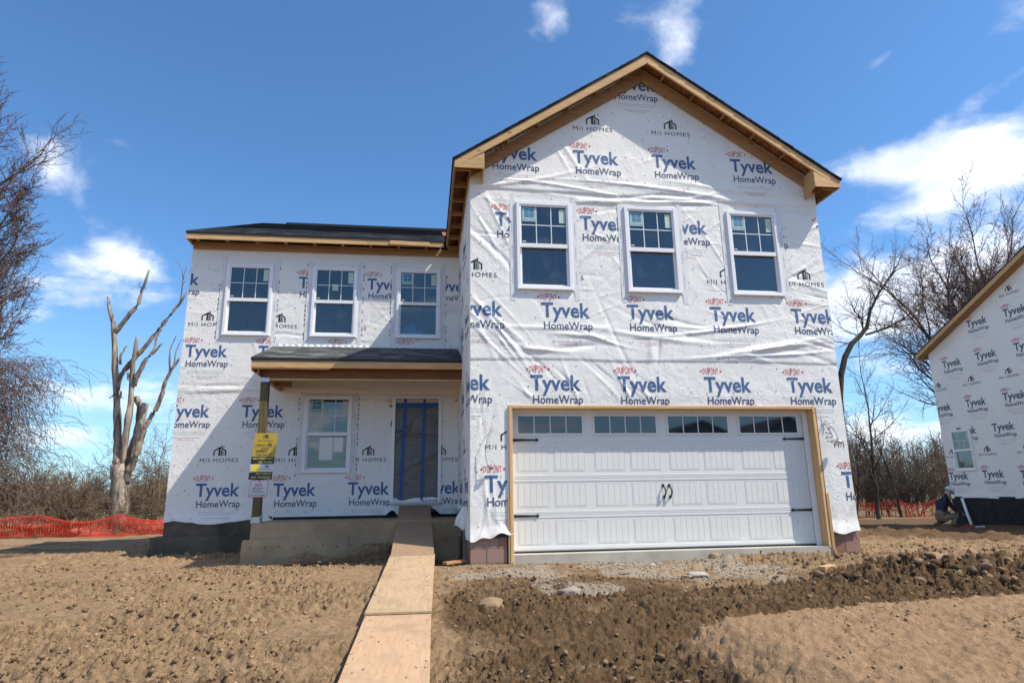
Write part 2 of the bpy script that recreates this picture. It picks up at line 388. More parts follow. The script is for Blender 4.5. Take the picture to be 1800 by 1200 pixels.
# ------------------------------------------------------------ ground
_gy = np.array([-90,-20,-12,-7,-4.8,-3.3,-1,-.1,1.2,2.2,3.5,8,12,18,30,60,120,1600.]); _gz = np.array([-1.1,-1.0,-.80,-.62,-.44,-.26,-.15,-.12,-.2,-.22,-.2,-.25,-.36,-.52,-.98,-1.6,-2.1,-2.2])
def mound_mask(x, y):
    """flat-topped pile of graded fill in the front right"""
    xe = .50+.42*(vn(y*1.3, 3.1, 4)-.5) + np.clip(-4.6-y, 0, 5)*.22
    a = sst(0, .75, x-xe)
    back = sst(-4.46, -4.62, y + .10*(vn(x*1.7, 5.5, 8)-.5) - .02*(x-2))
    return a*back*sst(-9.5, -6.5, y)
def gravel_mask(x, y):
    n = fbm(x*1.4, y*1.8, 4, 31)
    return sst(4.6, 3.2, x)*sst(.36, .70, sst(1.9, .6, np.hypot((x-1.35)/1.75, (y+1.05)/.95))*.62 + (n-.5)*1.35)
def ground_base(x, y):
    z = np.interp(y, _gy, _gz)
    z = z - .16*sst(9, 15, x)*sst(0, 6, y)*sst(30, 14, y)
    z = z + (fbm(x*.16, y*.16, 3, 2)-.5)*.25*sst(-3, 8, np.abs(y-2)) * np.clip(np.hypot(x, y-2)/14, .15, 4)
    z = z + (fbm(x*.7, y*1.1, 4, 5)-.5)*.10*np.clip(.5+np.abs(x+1.5)*.4, .4, 1.2)*sst(-14, -9, y)
    # soil banked against the porch wall, trench beside the ramp
    z = z + .07*sst(-4.2, -4.6, x)*sst(1.6, 2.9, y)*sst(9, 5, y)*sst(-9, -7, x)
    z = z + .16*np.exp(-((x+3.3)/.35)**2-((y-1.85)/.3)**2) + .26*np.exp(-((x+2.05)/.6)**2-((y-1.9)/.35)**2)
    z = z - .10*np.exp(-((x+.95)/.35)**2-((y-1.4)/1.2)**2)
    mm = mound_mask(x, y)
    top = -.085 - .155*np.clip(-4.62-y, 0, 3) + .022*(x-1)
    z = z*(1-mm) + top*mm
    return z, mm
def ground_h(x, y, detail=True):
    x = np.asarray(x, float); y = np.asarray(y, float)
    z, mm = ground_base(x, y); gm = gravel_mask(x, y)*(1-mm)
    # big lumps thrown up on the right
    hp = np.exp(-((x-4.5)/1.0)**2-((y+2.3)/.55)**2) + np.exp(-((x-6.0)/1.1)**2-((y+2.7)/.6)**2) + .8*np.exp(-((x-6.3)/1.4)**2-((y+1.1)/.5)**2) + .5*np.exp(-((x-3.2)/.5)**2-((y+.75)/.3)**2)
    hp = np.clip(hp, 0, 1.2)
    z = z + hp*(.06+.13*fbm(x*2.2, y*2.6, 4, 77))
    if not detail: return z
    dist = np.hypot(x-CAM[0], y-CAM[1]); near = sst(40, 14, dist)
    wx = x + .05*(vn(x*9, y*9, 61)-.5) + .022*(vn(x*26, y*26, 62)-.5); wy = y + .05*(vn(x*9, y*9, 63)-.5) + .022*(vn(x*26, y*26, 64)-.5)
    patch = fbm(x*.55, y*1.25, 4, 9)
    rough = sst(.40, .60, patch)
    rightside = sst(-1.3, -.8, x)*sst(-1.0, -2.0, y)
    dark = np.clip(rightside*sst(-1.7, -2.4, y+.3*(fbm(x, y, 3, 12)-.5)) + hp, 0, 1)
    rough = np.maximum(rough, dark*.85)
    amt = np.clip(.30+.75*rough + .45*dark, 0, 1.25)*(1-.72*mm)*(1-.55*gm)
    d = .07*clods(wx, wy, .34, 101, .25, .2, .5)*rough
    d = d + .22*clods(wx, wy, .15, 201, .16, .18, .42)*(.1+.9*rough)
    d = d + .42*clods(wx, wy, .072, 301, .34, .25, .5)*(.3+.7*rough)
    d = d + .60*clods(wx, wy, .042, 401, .62, .3, .6)*(.35+.65*rough)
    z = z + (fbm(x*.35+.2*y, y*3.0, 3, 131)-.5)*.085*near*(1-mm)
    rut = 0*x
    for yc, sl, w_ in ((-4.05, .11, .15), (-2.35, .10, .16), (-5.05, -.04, .12), (-1.15, .05, .13), (-3.1, -.07, .13)):
        q_ = (y-(yc+sl*x+.25*(vn(x*.6, yc, 211)-.5)))/w_; on = sst(.35, .6, vn(x*.45, yc*3.1, 212))
        rut = np.maximum(rut, np.exp(-q_**4)*on); z = z + near*(1-mm)*on*(.032*np.exp(-((np.abs(q_)-1.35)/.4)**2)*(.4+1.2*vn(x*6, y*6, 213)) - .045*np.exp(-q_**4))
    amt = amt*(1-.55*rut)
    j1 = fbm(x*11, y*13, 5, 14, .68); j2 = fbm(x*30, y*30, 3, 15, .7)
    d = d + (j1-.5)*.045*(.35+.9*rough) + (j2-.5)*.075*(.35+rough) - .035*sst(.60, .70, fbm(x*7, y*17, 3, 19))*(.3+rough) - .02*sst(.62, .68, fbm(x*16, y*34, 2, 29))
    d = d*(.75+.9*(fbm(x*22, y*40, 2, 33)))
    z = z + d*amt*near*.95
    z = z + sst(9, 14, dist)*near*sst(6.5, 9, x)*(.30*clods(wx, wy, .55, 111, .5, .2, .5)+.35*clods(wx, wy, .28, 112, .5, .25, .5)+.14*(fbm(x*2.5, y*3.5, 4, 113, .6)-.5))
    z = z + hp*(.62*clods(wx, wy, .42, 501, .6, .25, .55) + .5*clods(wx, wy, .2, 601, .6, .25, .55) + .36*(fbm(x*9, y*9, 5, 17, .68)-.5))
    z = z + mm*((fbm(x*2.2, y*2.2, 6, 91, .6)-.5)*.065*sst(-4.5, -5.3, y)+(fbm(x*14, y*22, 3, 93, .6)-.5)*.016 - .022*sst(.6, .75, fbm(x*4, y*7, 4, 92))*sst(-4.6, -5.2, y) + .5*clods(wx, wy, .25, 701, .13, .12, .3)+.4*clods(wx, wy, .09, 703, .25, .2, .45))
    # broken left shoulder of the pile
    sh = np.clip(mm*(1-mm)*4, 0, 1); z = z + sh*(.10*clods(wx, wy, .16, 801, .7, .25, .6)+.3*clods(wx, wy, .06, 803, .7, .25, .6)+.03*(fbm(x*11, y*11, 4, 16, .65)-.5))
    z = z + gm*.35*clods(wx, wy, .035, 901, .8, .3, .55)
    return z
def gz(x, y, detail=False): return float(ground_h(np.array([float(x)]), np.array([float(y)]), detail)[0])
def grow_axis(lo, hi, step, out_lo, out_hi, ratio):
    a = list(np.arange(lo, hi, step)); s = step; v = a[-1]
    while v < out_hi: s *= ratio; v += s; a.append(v)
    s = step; v = a[0]
    while v > out_lo: s *= ratio; v -= s; a.insert(0, v)
    return np.array(a)
gxs = np.concatenate([np.arange(-4.6, 4.2, .0165)]); gxs = list(gxs)
s = .0165; v = gxs[-1]
while v < 1600:
    s = s*1.008 if v < 9 else (s*1.003 if v < 22 else s*1.11)
    v += s; gxs.append(v)
s = .0165; v = gxs[0]
while v > -1600:
    s = s*1.010 if v > -9 else s*1.11
    v -= s; gxs.insert(0, v)
gys = list(np.arange(-6.3, -2.5, .0175)); s = .0175; v = gys[-1]
while v < 1600:
    s = s*1.0045 if v < 6 else s*1.05
    v += s; gys.append(v)
s = .0175; v = gys[0]
while v > -400: s *= 1.25; v -= s; gys.insert(0, v)
gxs = np.array(gxs); gys = np.array(gys)
GX, GY = np.meshgrid(gxs, gys); GZ = ground_h(GX.ravel(), GY.ravel()).reshape(GX.shape)
nx, ny = len(gxs), len(gys)
V = np.stack([GX.ravel(), GY.ravel(), GZ.ravel()], 1)
I, J = np.meshgrid(np.arange(nx-1), np.arange(ny-1)); a = (J*nx+I).ravel()
F = np.stack([a, a+1, a+nx+1, a+nx], 1)
cx = .5*(GX[:-1,:-1]+GX[1:,1:]).ravel(); cyv = .5*(GY[:-1,:-1]+GY[1:,1:]).ravel()
mmf = mound_mask(cx, cyv); gmf = gravel_mask(cx, cyv)
def submesh(name, sel):
    Fs = F[sel]; u, invi = np.unique(Fs, return_inverse=True)
    me = mesh_np(name, V[u], invi.reshape(Fs.shape))
    x, y = V[u,0], V[u,1]
    hp = np.exp(-((x-4.5)/1.2)**2-((y+2.3)/.7)**2)+np.exp(-((x-6.0)/1.3)**2-((y+2.7)/.8)**2)
    moist_shade = np.clip(sst(-1.3, -.9, x)*sst(-1.5, -2.5, y+.5*(fbm(x, y, 3, 12)-.5))*.75 + hp*.8 + .5*sst(.5, .7, fbm(x*.4, y*.8, 3, 44)), 0, 1)
    moist_shade = np.maximum(moist_shade, sst(6.5, 10, x)*sst(.5, 4, y)*sst(26, 20, y)*1.0)  # shadow band beside the neighbouring house, painted in as darker soil
    c = np.stack([moist_shade, gravel_mask(x, y), mound_mask(x, y), sst(26, 34, y + 6*(fbm(x*.05, y*.05, 2, 3)-.5))], 1)
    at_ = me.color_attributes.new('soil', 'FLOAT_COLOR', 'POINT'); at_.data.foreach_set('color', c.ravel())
    me.shade_smooth(); return me
def soilb(t):
    A = t.n('ShaderNodeAttribute', attribute_name='soil'); sp_ = t.n('ShaderNodeSeparateColor', {0: A.outputs['Color']})
    g = t.n('ShaderNodeNewGeometry').outputs['Position']
    n1 = t.noise(g, 1.1, 5, .62); n2 = t.noise(g, 13, 5, .7); n3 = t.noise(g, 70, 4, .7)
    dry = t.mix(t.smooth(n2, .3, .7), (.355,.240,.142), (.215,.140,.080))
    wet_shade = t.mix(t.smooth(n2, .3, .7), (.165,.102,.055), (.088,.054,.029))  # damp soil, and the shadow band painted through the same mask
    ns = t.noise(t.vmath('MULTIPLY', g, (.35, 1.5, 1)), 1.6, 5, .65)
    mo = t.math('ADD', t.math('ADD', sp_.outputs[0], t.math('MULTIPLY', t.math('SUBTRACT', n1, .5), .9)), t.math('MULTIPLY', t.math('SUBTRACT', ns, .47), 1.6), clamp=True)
    c = t.mix(t.smooth(mo, .2, .9), dry, wet_shade)
    grav = t.mix(t.smooth(n3, .35, .65), (.27,.21,.15), (.40,.335,.26))
    c = t.mix(t.math('MULTIPLY', t.smooth(t.math('ADD', sp_.outputs[1], t.math('MULTIPLY', t.math('SUBTRACT', n2, .5), 1.0)), .35, .8), .75), c, grav)
    mnd = t.mix(t.smooth(n2, .35, .7), (.36,.235,.140), (.285,.182,.105))
    c = t.mix(t.smooth(sp_.outputs[2], .35, .6), c, mnd)
    c = t.mix(t.smooth(n3, .62, .74, 0, .65), c, (.44,.335,.225))
    n4 = t.noise(g, .35, 4, .6)
    grs = t.mix(t.smooth(n4, .35, .65), (.26,.24,.14), (.17,.18,.09))
    c = t.mix(A.outputs['Alpha'], c, grs)
    h = t.math('ADD', t.math('MULTIPLY', n3, .35), t.math('MULTIPLY', t.noise(g, 28, 5, .75), .9))
    return bsdf(t, c, .95, .12, t.n('ShaderNodeBump', {'Height': h, 'Strength': 1.0, 'Distance': .03}).outputs[0])
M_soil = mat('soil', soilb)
sel_m = mmf > .5; sel_g = (gmf > .5) & ~sel_m
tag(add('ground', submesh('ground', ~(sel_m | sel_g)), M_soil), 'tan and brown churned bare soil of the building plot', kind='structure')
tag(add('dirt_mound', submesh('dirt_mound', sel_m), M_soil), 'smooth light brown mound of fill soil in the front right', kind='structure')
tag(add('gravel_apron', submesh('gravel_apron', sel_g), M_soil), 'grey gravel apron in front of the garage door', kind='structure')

# loose lumps and stones
def lump_protos(n, seed, flat=.7, sub=1):
    out = []; r = random.Random(seed)
    for i in range(n):
        bm = bmesh.new(); bmesh.ops.create_icosphere(bm, subdivisions=sub, radius=1)
        sd = r.randint(1, 999)
        for v in bm.verts:
            n_ = float(fbm(v.co.x*2.4+v.co.z*1.6+5, v.co.y*2.4-v.co.z*1.4+5, 3, sd, .75)); k = .55+.95*n_+(r.uniform(-.30, .26) if sub == 1 else r.uniform(-.08, .08)); v.co = Vector((v.co.x*k, v.co.y*k*.9, v.co.z*k*flat))
        out.append((np.array([v.co[:] for v in bm.verts]), np.array([[v.index for v in f.verts] for f in bm.faces]))); bm.free()
    return out
def scatter(name, P, S, protos, m, label):
    Vs = []; Fs = []; o = 0
    for (x, y, z), s_ in zip(P, S):
        pv_, pf = protos[rng.integers(len(protos))]; a = rng.uniform(0, 6.283); c_, q = math.cos(a), math.sin(a)
        sc = s_*np.array([rng.uniform(.8, 1.35), rng.uniform(.75, 1.1), rng.uniform(.7, 1.1)]); v = pv_*sc
        v = np.stack([v[:,0]*c_-v[:,1]*q+x, v[:,0]*q+v[:,1]*c_+y, v[:,2]+z+s_*.25], 1)
        Vs.append(v); Fs.append(pf+o); o += len(v)
    me = mesh_np(name, np.concatenate(Vs), np.concatenate(Fs))
    return tag(add(name, me, m), label, kind='stuff')
def lumpb(c1, c2, sc=25):
    def b(t):
        r = t.n('ShaderNodeNewGeometry').outputs; n = t.noise(r['Position'], sc, 5, .7)
        f = t.math('ADD', t.math('MULTIPLY', r['Random Per Island'], .6), t.math('MULTIPLY', n, .4))
        return bsdf(t, t.mix(t.smooth(f, .2, .8), c1, c2), .95, .1, t.n('ShaderNodeBump', {'Height': n, 'Strength': 1.0, 'Distance': .012}).outputs[0])
    return b
M_clod = mat('soil_clod', lumpb((.17,.11,.064), (.36,.24,.145))); M_clodd = mat('dark_soil_clod', lumpb((.10,.063,.037), (.24,.155,.095)))
M_heap = mat('heap_clod', lumpb((.085,.053,.031), (.25,.162,.098), 14))
M_stone = mat('grey_stone', lumpb((.19,.16,.125), (.40,.35,.285), 18))
N = 24000
px = rng.uniform(-8, 8.5, N*4); py = -7+rng.power(1, N*4)*9.5
dd = np.hypot(px-CAM[0], py-CAM[1]); keep = (rng.uniform(0, 1, N*4) < np.clip((4.2/dd), .1, 1)**1.1*(.25+sst(.42, .6, fbm(px*.55, py*1.25, 4, 9)))) & (mound_mask(px, py) < .3) & (gravel_mask(px, py) < .5)
keep &= ~((px > -2.3) & (px < -1.05) & (py > -7)) & ~((px > -6.3) & (px < 5.6) & (py > 2.0)) & ~((px > -.7) & (py > -.2) & (px < 5.6))
px = px[keep][:N]; py = py[keep][:N]; S = .005+.030*rng.power(.35, len(px))**1.0*rng.uniform(.2, 1, len(px))
PZ = ground_h(px, py); L1 = lump_protos(8, 3, .75)
rs = px > -1.2
dk = (fbm(px*1.5, py*3, 3, 55) > .53) & ~rs; scatter('darker_soil_clods', list(zip(px[dk], py[dk], PZ[dk])), S[dk]*1.15, L1, M_clodd, 'darker crumbs among the dry clods of the left yard')  # darker crumbs gathered in noise clusters
lf = ~rs & ~dk
scatter('soil_clods', list(zip(px[lf], py[lf], PZ[lf])), S[lf], L1, M_clod, 'small dry soil clods strewn over the left yard')
scatter('dark_soil_clods', list(zip(px[rs], py[rs], PZ[rs])), S[rs], L1, M_clodd, 'darker crumbled soil clods in front of the garage')
# rubble on the heap
hx = np.concatenate([rng.normal(4.6, .9, 420), rng.normal(6.2, 1.0, 420), rng.normal(6.6, 1.4, 220)]); hy = np.concatenate([rng.normal(-2.3, .42, 420), rng.normal(-2.7, .45, 420), rng.normal(-1.1, .4, 220)])
k = mound_mask(hx, hy) < .2; hx, hy = hx[k], hy[k]
scatter('heap_rubble', list(zip(hx, hy, ground_h(hx, hy))), .008+.052*rng.power(.3, len(hx)), lump_protos(10, 9, .85, 2), M_heap, 'heap of dark broken earth lumps right of the garage')
mx_ = rng.uniform(.6, 5.5, 9000); my_ = rng.uniform(-7.2, -4.3, 9000); k = (mound_mask(mx_, my_) > .3) & (rng.uniform(0, 1, 9000) < .10+.8*sst(.5, .65, fbm(mx_*1.3, my_*1.3, 3, 71))); mx_, my_ = mx_[k][:2200], my_[k][:2200]
scatter('mound_crumbs', list(zip(mx_, my_, ground_h(mx_, my_))), .003+.011*rng.power(.4, len(mx_)), L1, mat('light_clod', lumpb((.30,.20,.12), (.43,.295,.185))), 'light crumbs of soil on the smooth mound')
qx = rng.uniform(-1.2, 4.6, 12000); qy = rng.uniform(-2.6, -.12, 12000); gk = gravel_mask(qx, qy); k = rng.uniform(0, 1, 12000) < gk**1.6*.75+.09; qx, qy = qx[k][:5200], qy[k][:5200]
scatter('gravel', list(zip(qx, qy, ground_h(qx, qy))), .006+.013*rng.power(.5, len(qx)), lump_protos(6, 5, .7), M_stone, 'crushed grey gravel on the apron before the garage')

# ------------------------------------------------------------ wrinkled sheet walls
class Wall:
    def __init__(s, O, U, N, h): s.O = np.array(O, float); s.U = np.array(U, float); s.N = np.array(N, float); s.h = h; s.op = []
    def P(s, u, z, n):
        u = np.asarray(u, float)[..., None]; z = np.asarray(z, float)[..., None]; n = np.asarray(n, float)[..., None]
        return s.O + u*s.U + n*s.N + z*np.array([0, 0, 1.])
    def p(s, u, n, z): return tuple(s.O + u*s.U + n*s.N + np.array([0, 0, z]))
def folds(n, zone, ang, L, wd, A, seed):
    r = np.random.default_rng(seed); u0, u1, z0, z1 = zone
    return [(r.uniform(u0, u1), r.uniform(z0, z1), R_(r.uniform(*ang)), r.uniform(*L), r.uniform(*wd), r.uniform(*A)*r.choice([1, 1, -1]), r.uniform(-.12, .12)) for _ in range(n)]
def fold_h(u, z, fs):
    out = np.zeros_like(u)
    for (a, b, th, L, wd, A, cv) in fs:
        du = u-a; dz = z-b; k = (np.abs(du) < 2.2*L) & (np.abs(dz) < 2.2*L)
        if not k.any(): continue
        du = du[k]; dz = dz[k]; c, s_ = math.cos(th), math.sin(th)
        al = du*c+dz*s_; ac = -du*s_+dz*c - cv*al*al
        out[k] += A*np.exp(-(ac/wd)**2)*np.exp(-(al/L)**2)
    return out
def flat_near(u, z, ops, e0=.02, e1=.22):
    f = np.ones_like(u)
    for (a, b, c, d) in ops:
        dx = np.maximum(np.maximum(a-u, u-b), 0); dz = np.maximum(np.maximum(c-z, z-d), 0)
        f = np.minimum(f, sst(e0, e1, np.hypot(dx, dz)))
    return f
WW, WH = .9173, 1.5238
g_win = [(.1163, 5.607), (1.9727, 5.607), (3.8174, 5.607)]
g_ops = [(x+.02, x+WW-.02, z-WH+.02, z-.02) for x, z in g_win] + [(-.012, 4.985, -.2, 2.155)]
g_folds = (folds(13, (-.4, 5.3, 5.66, 6.0), (-7, 9), (.5, 1.6), (.018, .035), (.010, .022), 1)
  + folds(16, (-.5, 5.4, 2.98, 3.5), (-28, 14), (.3, 1.0), (.02, .045), (.008, .022), 2)
  + folds(12, (-.6, -.05, 3.0, 5.5), (-70, -35), (.3, .8), (.015, .035), (.006, .014), 3)
  + folds(14, (1.2, 1.9, 3.3, 5.4), (-60, 60), (.12, .4), (.012, .03), (.004, .009), 4)
  + folds(16, (3.0, 3.7, 3.3, 5.4), (-80, 80), (.1, .35), (.010, .025), (.004, .009), 5)
  + folds(22, (4.6, 5.5, 3.2, 5.6), (-35, 40), (.15, .5), (.012, .03), (.004, .010), 6)
  + folds(16, (.2, 2.2, 2.3, 2.8), (-75, -30), (.15, .5), (.012, .028), (.004, .012), 7)
  + folds(10, (-.6, -.15, .3, 2.2), (60, 120), (.2, .5), (.015, .03), (.006, .014), 8)
  + folds(30, (-.5, 5.4, 3.0, 7.6), (-90, 90), (.25, .9), (.018, .04), (.003, .010), 9)
  + [(-.15, 3.35, R_(-52), .55, .022, .022, 0), (.05, 3.2, R_(-45), .5, .02, -.012, .1), (2.3, 3.08, R_(80), .17, .05, .018, .2), (2.42, 3.1, R_(80), .2, .03, -.014, 0),
     (4.4, 3.15, R_(8), .9, .03, .020, 0), (4.7, 3.05, R_(4), .7, .022, .014, .05), (3.9, 3.02, R_(3), 1.0, .02, .012, 0)])
def g_h(u, z):
    u = np.asarray(u, float); z = np.asarray(z, float)
    seamB = 2.90+.012*np.sin(u*2.1)+.02*(vn(u*1.2, 0*u, 51)-.5); seamA = 5.80-.035*(u/3)+.03*(vn(u*1.1, 0*u, 52)-.5)
    h = .004+.007*(fbm(u*1.5, z*1.5, 3, 21)) + fold_h(u, z, g_folds)
    h += .006*np.abs(fbm(u*5, z*5, 3, 23)-.5)*2*sst(.45, .6, fbm(u*.8, z*.8, 2, 24))
    ef = sst(7.8, 6.0, z)*.6+.4; h = h*ef
    h = h*flat_near(u, z, g_ops)
    h = h + .012*sst(0, .03, z-seamB)*sst(1.2, 0, z-seamB)+ .016*sst(0, .03, z-seamA)*sst(.9, 0, z-seamA)
    h = h + .05*sst(.42, .12, z)*(.4+.9*vn(u*5, 0*u, 55))          # loose hem flares
    return np.maximum(h, -.004)
g_wall = Wall((0, 0, 0), (1, 0, 0), (0, -1, 0), g_h); g_wall.op = g_ops
DY = 3.5134
l_win = [(-5.4509, 5.607), (-3.7194, 5.607), (-1.9682, 5.607), (-3.7166, 2.8466)]
l_ops = [(x+.02, x+WW-.02, z-WH+.02, z-.02) for x, z in l_win] + [(-1.955, -1.035, .76, 2.815)]
l_folds = (folds(14, (-4.4, -1.0, 3.95, 4.15), (-15, 15), (.15, .5), (.012, .03), (.006, .012), 11)
  + folds(34, (-6.1, -4.3, 2.9, 5.6), (-70, 80), (.15, .5), (.012, .032), (.003, .008), 12)
  + folds(24, (-4.5, -.8, 3.9, 4.7), (-80, 80), (.1, .35), (.012, .028), (.004, .009), 13)
  + folds(20, (-6.1, -.8, .5, 2.9), (-60, 60), (.2, .6), (.02, .045), (.002, .006), 14)
  + folds(9, (-6.1, -4.6, 2.92, 3.05), (-4, 6), (.4, .9), (.015, .025), (.005, .011), 15)
  + folds(12, (-4.1, -.7, 2.7, 3.0), (-12, 12), (.3, .7), (.02, .04), (.005, .012), 16))
def l_h(u, z):
    u = np.asarray(u, float); z = np.asarray(z, float)
    h = .003+.007*(fbm(u*1.6, z*1.6, 3, 121)) + fold_h(u, z, l_folds)
    h = h*flat_near(u, z, l_ops)
    h = h + .010*sst(0, .03, z-2.9)*sst(1.2, 0, z-2.9)
    h = h + .03*sst(.62, .42, z)*(.2+1.0*vn(u*4, 0*u, 155))
    return np.maximum(h, -.004)
l_wall = Wall((0, DY, 0), (1, 0, 0), (0, -1, 0), l_h); l_wall.op = l_ops
r_folds = folds(30, (-3.5, 0, .5, 5.8), (60, 120), (.3, .9), (.02, .05), (.006, .02), 21)
def r_h(u, z):
    u = np.asarray(u, float); z = np.asarray(z, float)
    h = .006+.012*fbm(u*1.6, z*1.2, 3, 221)+fold_h(u, z, r_folds)*.8
    tear = np.exp(-((u+1.0)/.35)**2)*sst(.9, .3, z)
    h = h + .16*tear*(.6+.5*vn(u*9, 0*u, 256)) + .05*sst(.7, .2, z)*vn(u*4, 0*u, 255)
    return np.maximum(h*sst(0, .05, -u)*1.0+.0, 0)
r_wall = Wall((-.6492, 0, 0), (0, -1, 0), (-1, 0, 0), r_h)
NX = 17.0
n_win = [(-10.545, 2.765)]; NWW, NWH = .83, 1.38
n_ops = [(x+.02, x+NWW-.02, z-NWH+.02, z-.02) for x, z in n_win]
n_folds = folds(30, (-10.8, -4, .6, 8), (-90, 90), (.2, .6), (.02, .04), (.001, .004), 31)
def n_h(u, z):
    u = np.asarray(u, float); z = np.asarray(z, float)
    h = .003+.006*fbm(u*1.2, z*1.2, 3, 321)+fold_h(u, z, n_folds)+.008*sst(0, .05, z-3.2)*sst(1.2, 0, z-3.2)
    return np.maximum(h*flat_near(u, z, n_ops)+.03*sst(.7, .5, z)*vn(u*3, 0*u, 355), 0)
n_wall = Wall((NX, 0, 0), (0, -1, 0), (-1, 0, 0), n_h); n_wall.op = n_ops
def axis_with(lo, hi, step, edges):
    a = list(np.linspace(lo, hi, max(2, int(round((hi-lo)/step))+1)))
    for e in edges:
        if lo < e < hi:
            i = int(np.argmin([abs(q-e) for q in a]))
            if 0 < i < len(a)-1: a[i] = e
            else: a.append(e)
    return np.array(sorted(set(round(q, 5) for q in a)))
def sheet(name, wl, u0, u1, z0, z1, step, parent, m, top=None, bot=None, botband=.35):
    us = axis_with(u0, u1, step, [e for o in wl.op for e in o[:2]]); zs = axis_with(z0, z1, step, [e for o in wl.op for e in o[2:]])
    U_, Z_ = np.meshgrid(us, zs); H = wl.h(U_.ravel(), Z_.ravel()).reshape(U_.shape)
    keep = np.ones((len(zs)-1, len(us)-1), bool)
    uc = .5*(us[1:]+us[:-1])[None, :]+0*keep; zc_ = .5*(zs[1:]+zs[:-1])[:, None]+0*keep
    for (a, b, c, d) in wl.op: keep &= ~((uc > a) & (uc < b) & (zc_ > c) & (zc_ < d))
    if top is not None:
        keep &= (Z_[:-1, :-1] < top(U_[:-1, :-1])) | (Z_[:-1, 1:] < top(U_[:-1, 1:])); Zc = np.minimum(Z_, top(U_))
    else: Zc = Z_.copy()
    if bot is not None:
        b = bot(U_); k = Z_ < z0+botband; Zc = np.where(k, b+(Z_-z0)*(z0+botband-b)/botband, Zc)
    P = wl.P(U_.ravel(), Zc.ravel(), H.ravel()); n = len(us)
    I, J = np.meshgrid(np.arange(n-1), np.arange(len(zs)-1)); a = (J*n+I)[keep]
    Fq = np.stack([a, a+1, a+n+1, a+n], 1); u_, iv = np.unique(Fq, return_inverse=True)
    me = mesh_np(name, P[u_], iv.reshape(Fq.shape)); me.shade_smooth()
    return add(name, me, m, parent)

# ------------------------------------------------------------ printed lettering
_tc = {}
def glyphs(text, weight=0.0, spacing=1.0, shear=0.0):
    key = (text, weight, spacing, shear)
    if key in _tc: return _tc[key]
    cu = bpy.data.curves.new('lettering', 'FONT'); cu.body = text; cu.offset = weight; cu.space_character = spacing; cu.shear = shear; cu.resolution_u = 3
    o = bpy.data.objects.new('lettering', cu); col.objects.link(o)
    dg = bpy.context.evaluated_depsgraph_get(); me = bpy.data.meshes.new_from_object(o.evaluated_get(dg))
    bm = bmesh.new(); bm.from_mesh(me); bmesh.ops.remove_doubles(bm, verts=bm.verts, dist=1e-5); bmesh.ops.triangulate(bm, faces=bm.faces)
    V_ = np.array([v.co[:2] for v in bm.verts]); F_ = np.array([[v.index for v in f.verts] for f in bm.faces]); bm.free()
    bpy.data.objects.remove(o); bpy.data.curves.remove(cu); bpy.data.meshes.remove(me)
    _tc[key] = (V_, F_); return _tc[key]
def fit(g, x, y, w, h, ref=None):
    """place glyphs: left edge x, baseline y, width w, and cap height h"""
    V_, F_ = g; a = V_.min(0); b = V_.max(0); V2 = V_.copy()
    capref = ref or .7
    V2[:, 0] = x+(V_[:, 0]-a[0])*w/(b[0]-a[0]); V2[:, 1] = y+V_[:, 1]*h/capref
    return V2, F_
def polyq(pts):
    return np.array(pts, float), np.array([[0, i, i+1] for i in range(1, len(pts)-1)])
def refine(part, mx=.05):
    V_, F_ = part; bm = bmesh.new(); vs_ = [bm.verts.new((x, y, 0)) for x, y in V_]
    for f in F_:
        try: bm.faces.new([vs_[i] for i in f])
        except ValueError: pass
    for _ in range(4):
        e = [q for q in bm.edges if q.calc_length() > mx]
        if not e: break
        bmesh.ops.subdivide_edges(bm, edges=e, cuts=1); bmesh.ops.triangulate(bm, faces=[f for f in bm.faces if len(f.verts) > 3])
    bm.verts.index_update()
    out = (np.array([v.co[:2] for v in bm.verts]), np.array([[v.index for v in f.verts] for f in bm.faces])); bm.free(); return out
CAPH = float(glyphs('H')[0][:, 1].max())
def dupont():
    L = []
    s = 'DUPONT'; hh = [.70, .86, 1.0, 1.0, .86, .70]; x = .055; w_ = .047
    for ch, k in zip(s, hh):
        V_, F_ = glyphs(ch, .0); a = V_.min(0); b = V_.max(0); V2 = V_.copy()
        V2[:, 0] = x+(V_[:, 0]-a[0])*(w_*.78)/(b[0]-a[0]); V2[:, 1] = (V_[:, 1]-(a[1]+b[1])/2)/(b[1]-a[1])*.125*k*(1-.0)
        L.append((V2, F_)); x += w_
    L.append(polyq([(0, 0), (.035, .024), (.035, -.024)])); L.append(polyq([(.39, 0), (.355, -.024), (.355, .024)]))
    return [(V_-np.array([.07, -.10]), F_) for V_, F_ in L]
def house_icon(s=1.0):
    q = lambda *p: polyq([(a*s, b*s) for a, b in p])
    return [q((-.11, 0), (-.088, 0), (-.088, .078), (-.11, .092)), q((-.11, .070), (-.11, .096), (.005, .168), (.005, .138)), q((.005, .138), (.005, .168), (.115, .096), (.115, .070)),
            q((.092, 0), (.115, 0), (.115, .088), (.092, .085)), q((-.022, 0), (.012, 0), (.012, .15), (-.022, .132)), q((.022, 0), (.043, 0), (.043, .098), (.022, .112)),
            q((.055, 0), (.066, 0), (.066, .08), (.055, .09)), q((.028, .158), (.05, .146), (.05, .186), (.028, .186))]
def tiny_line(x, y, w_, h_=.010, n=14, seed=0):
    """a line of very small print, word by word"""
    r = random.Random(seed); out = []; p = x
    while p < x+w_-.02:
        l = r.uniform(.012, .05); l = min(l, x+w_-p); out.append(polyq([(p, y), (p+l, y), (p+l, y+h_), (p, y+h_)])); p += l+.009
    return out
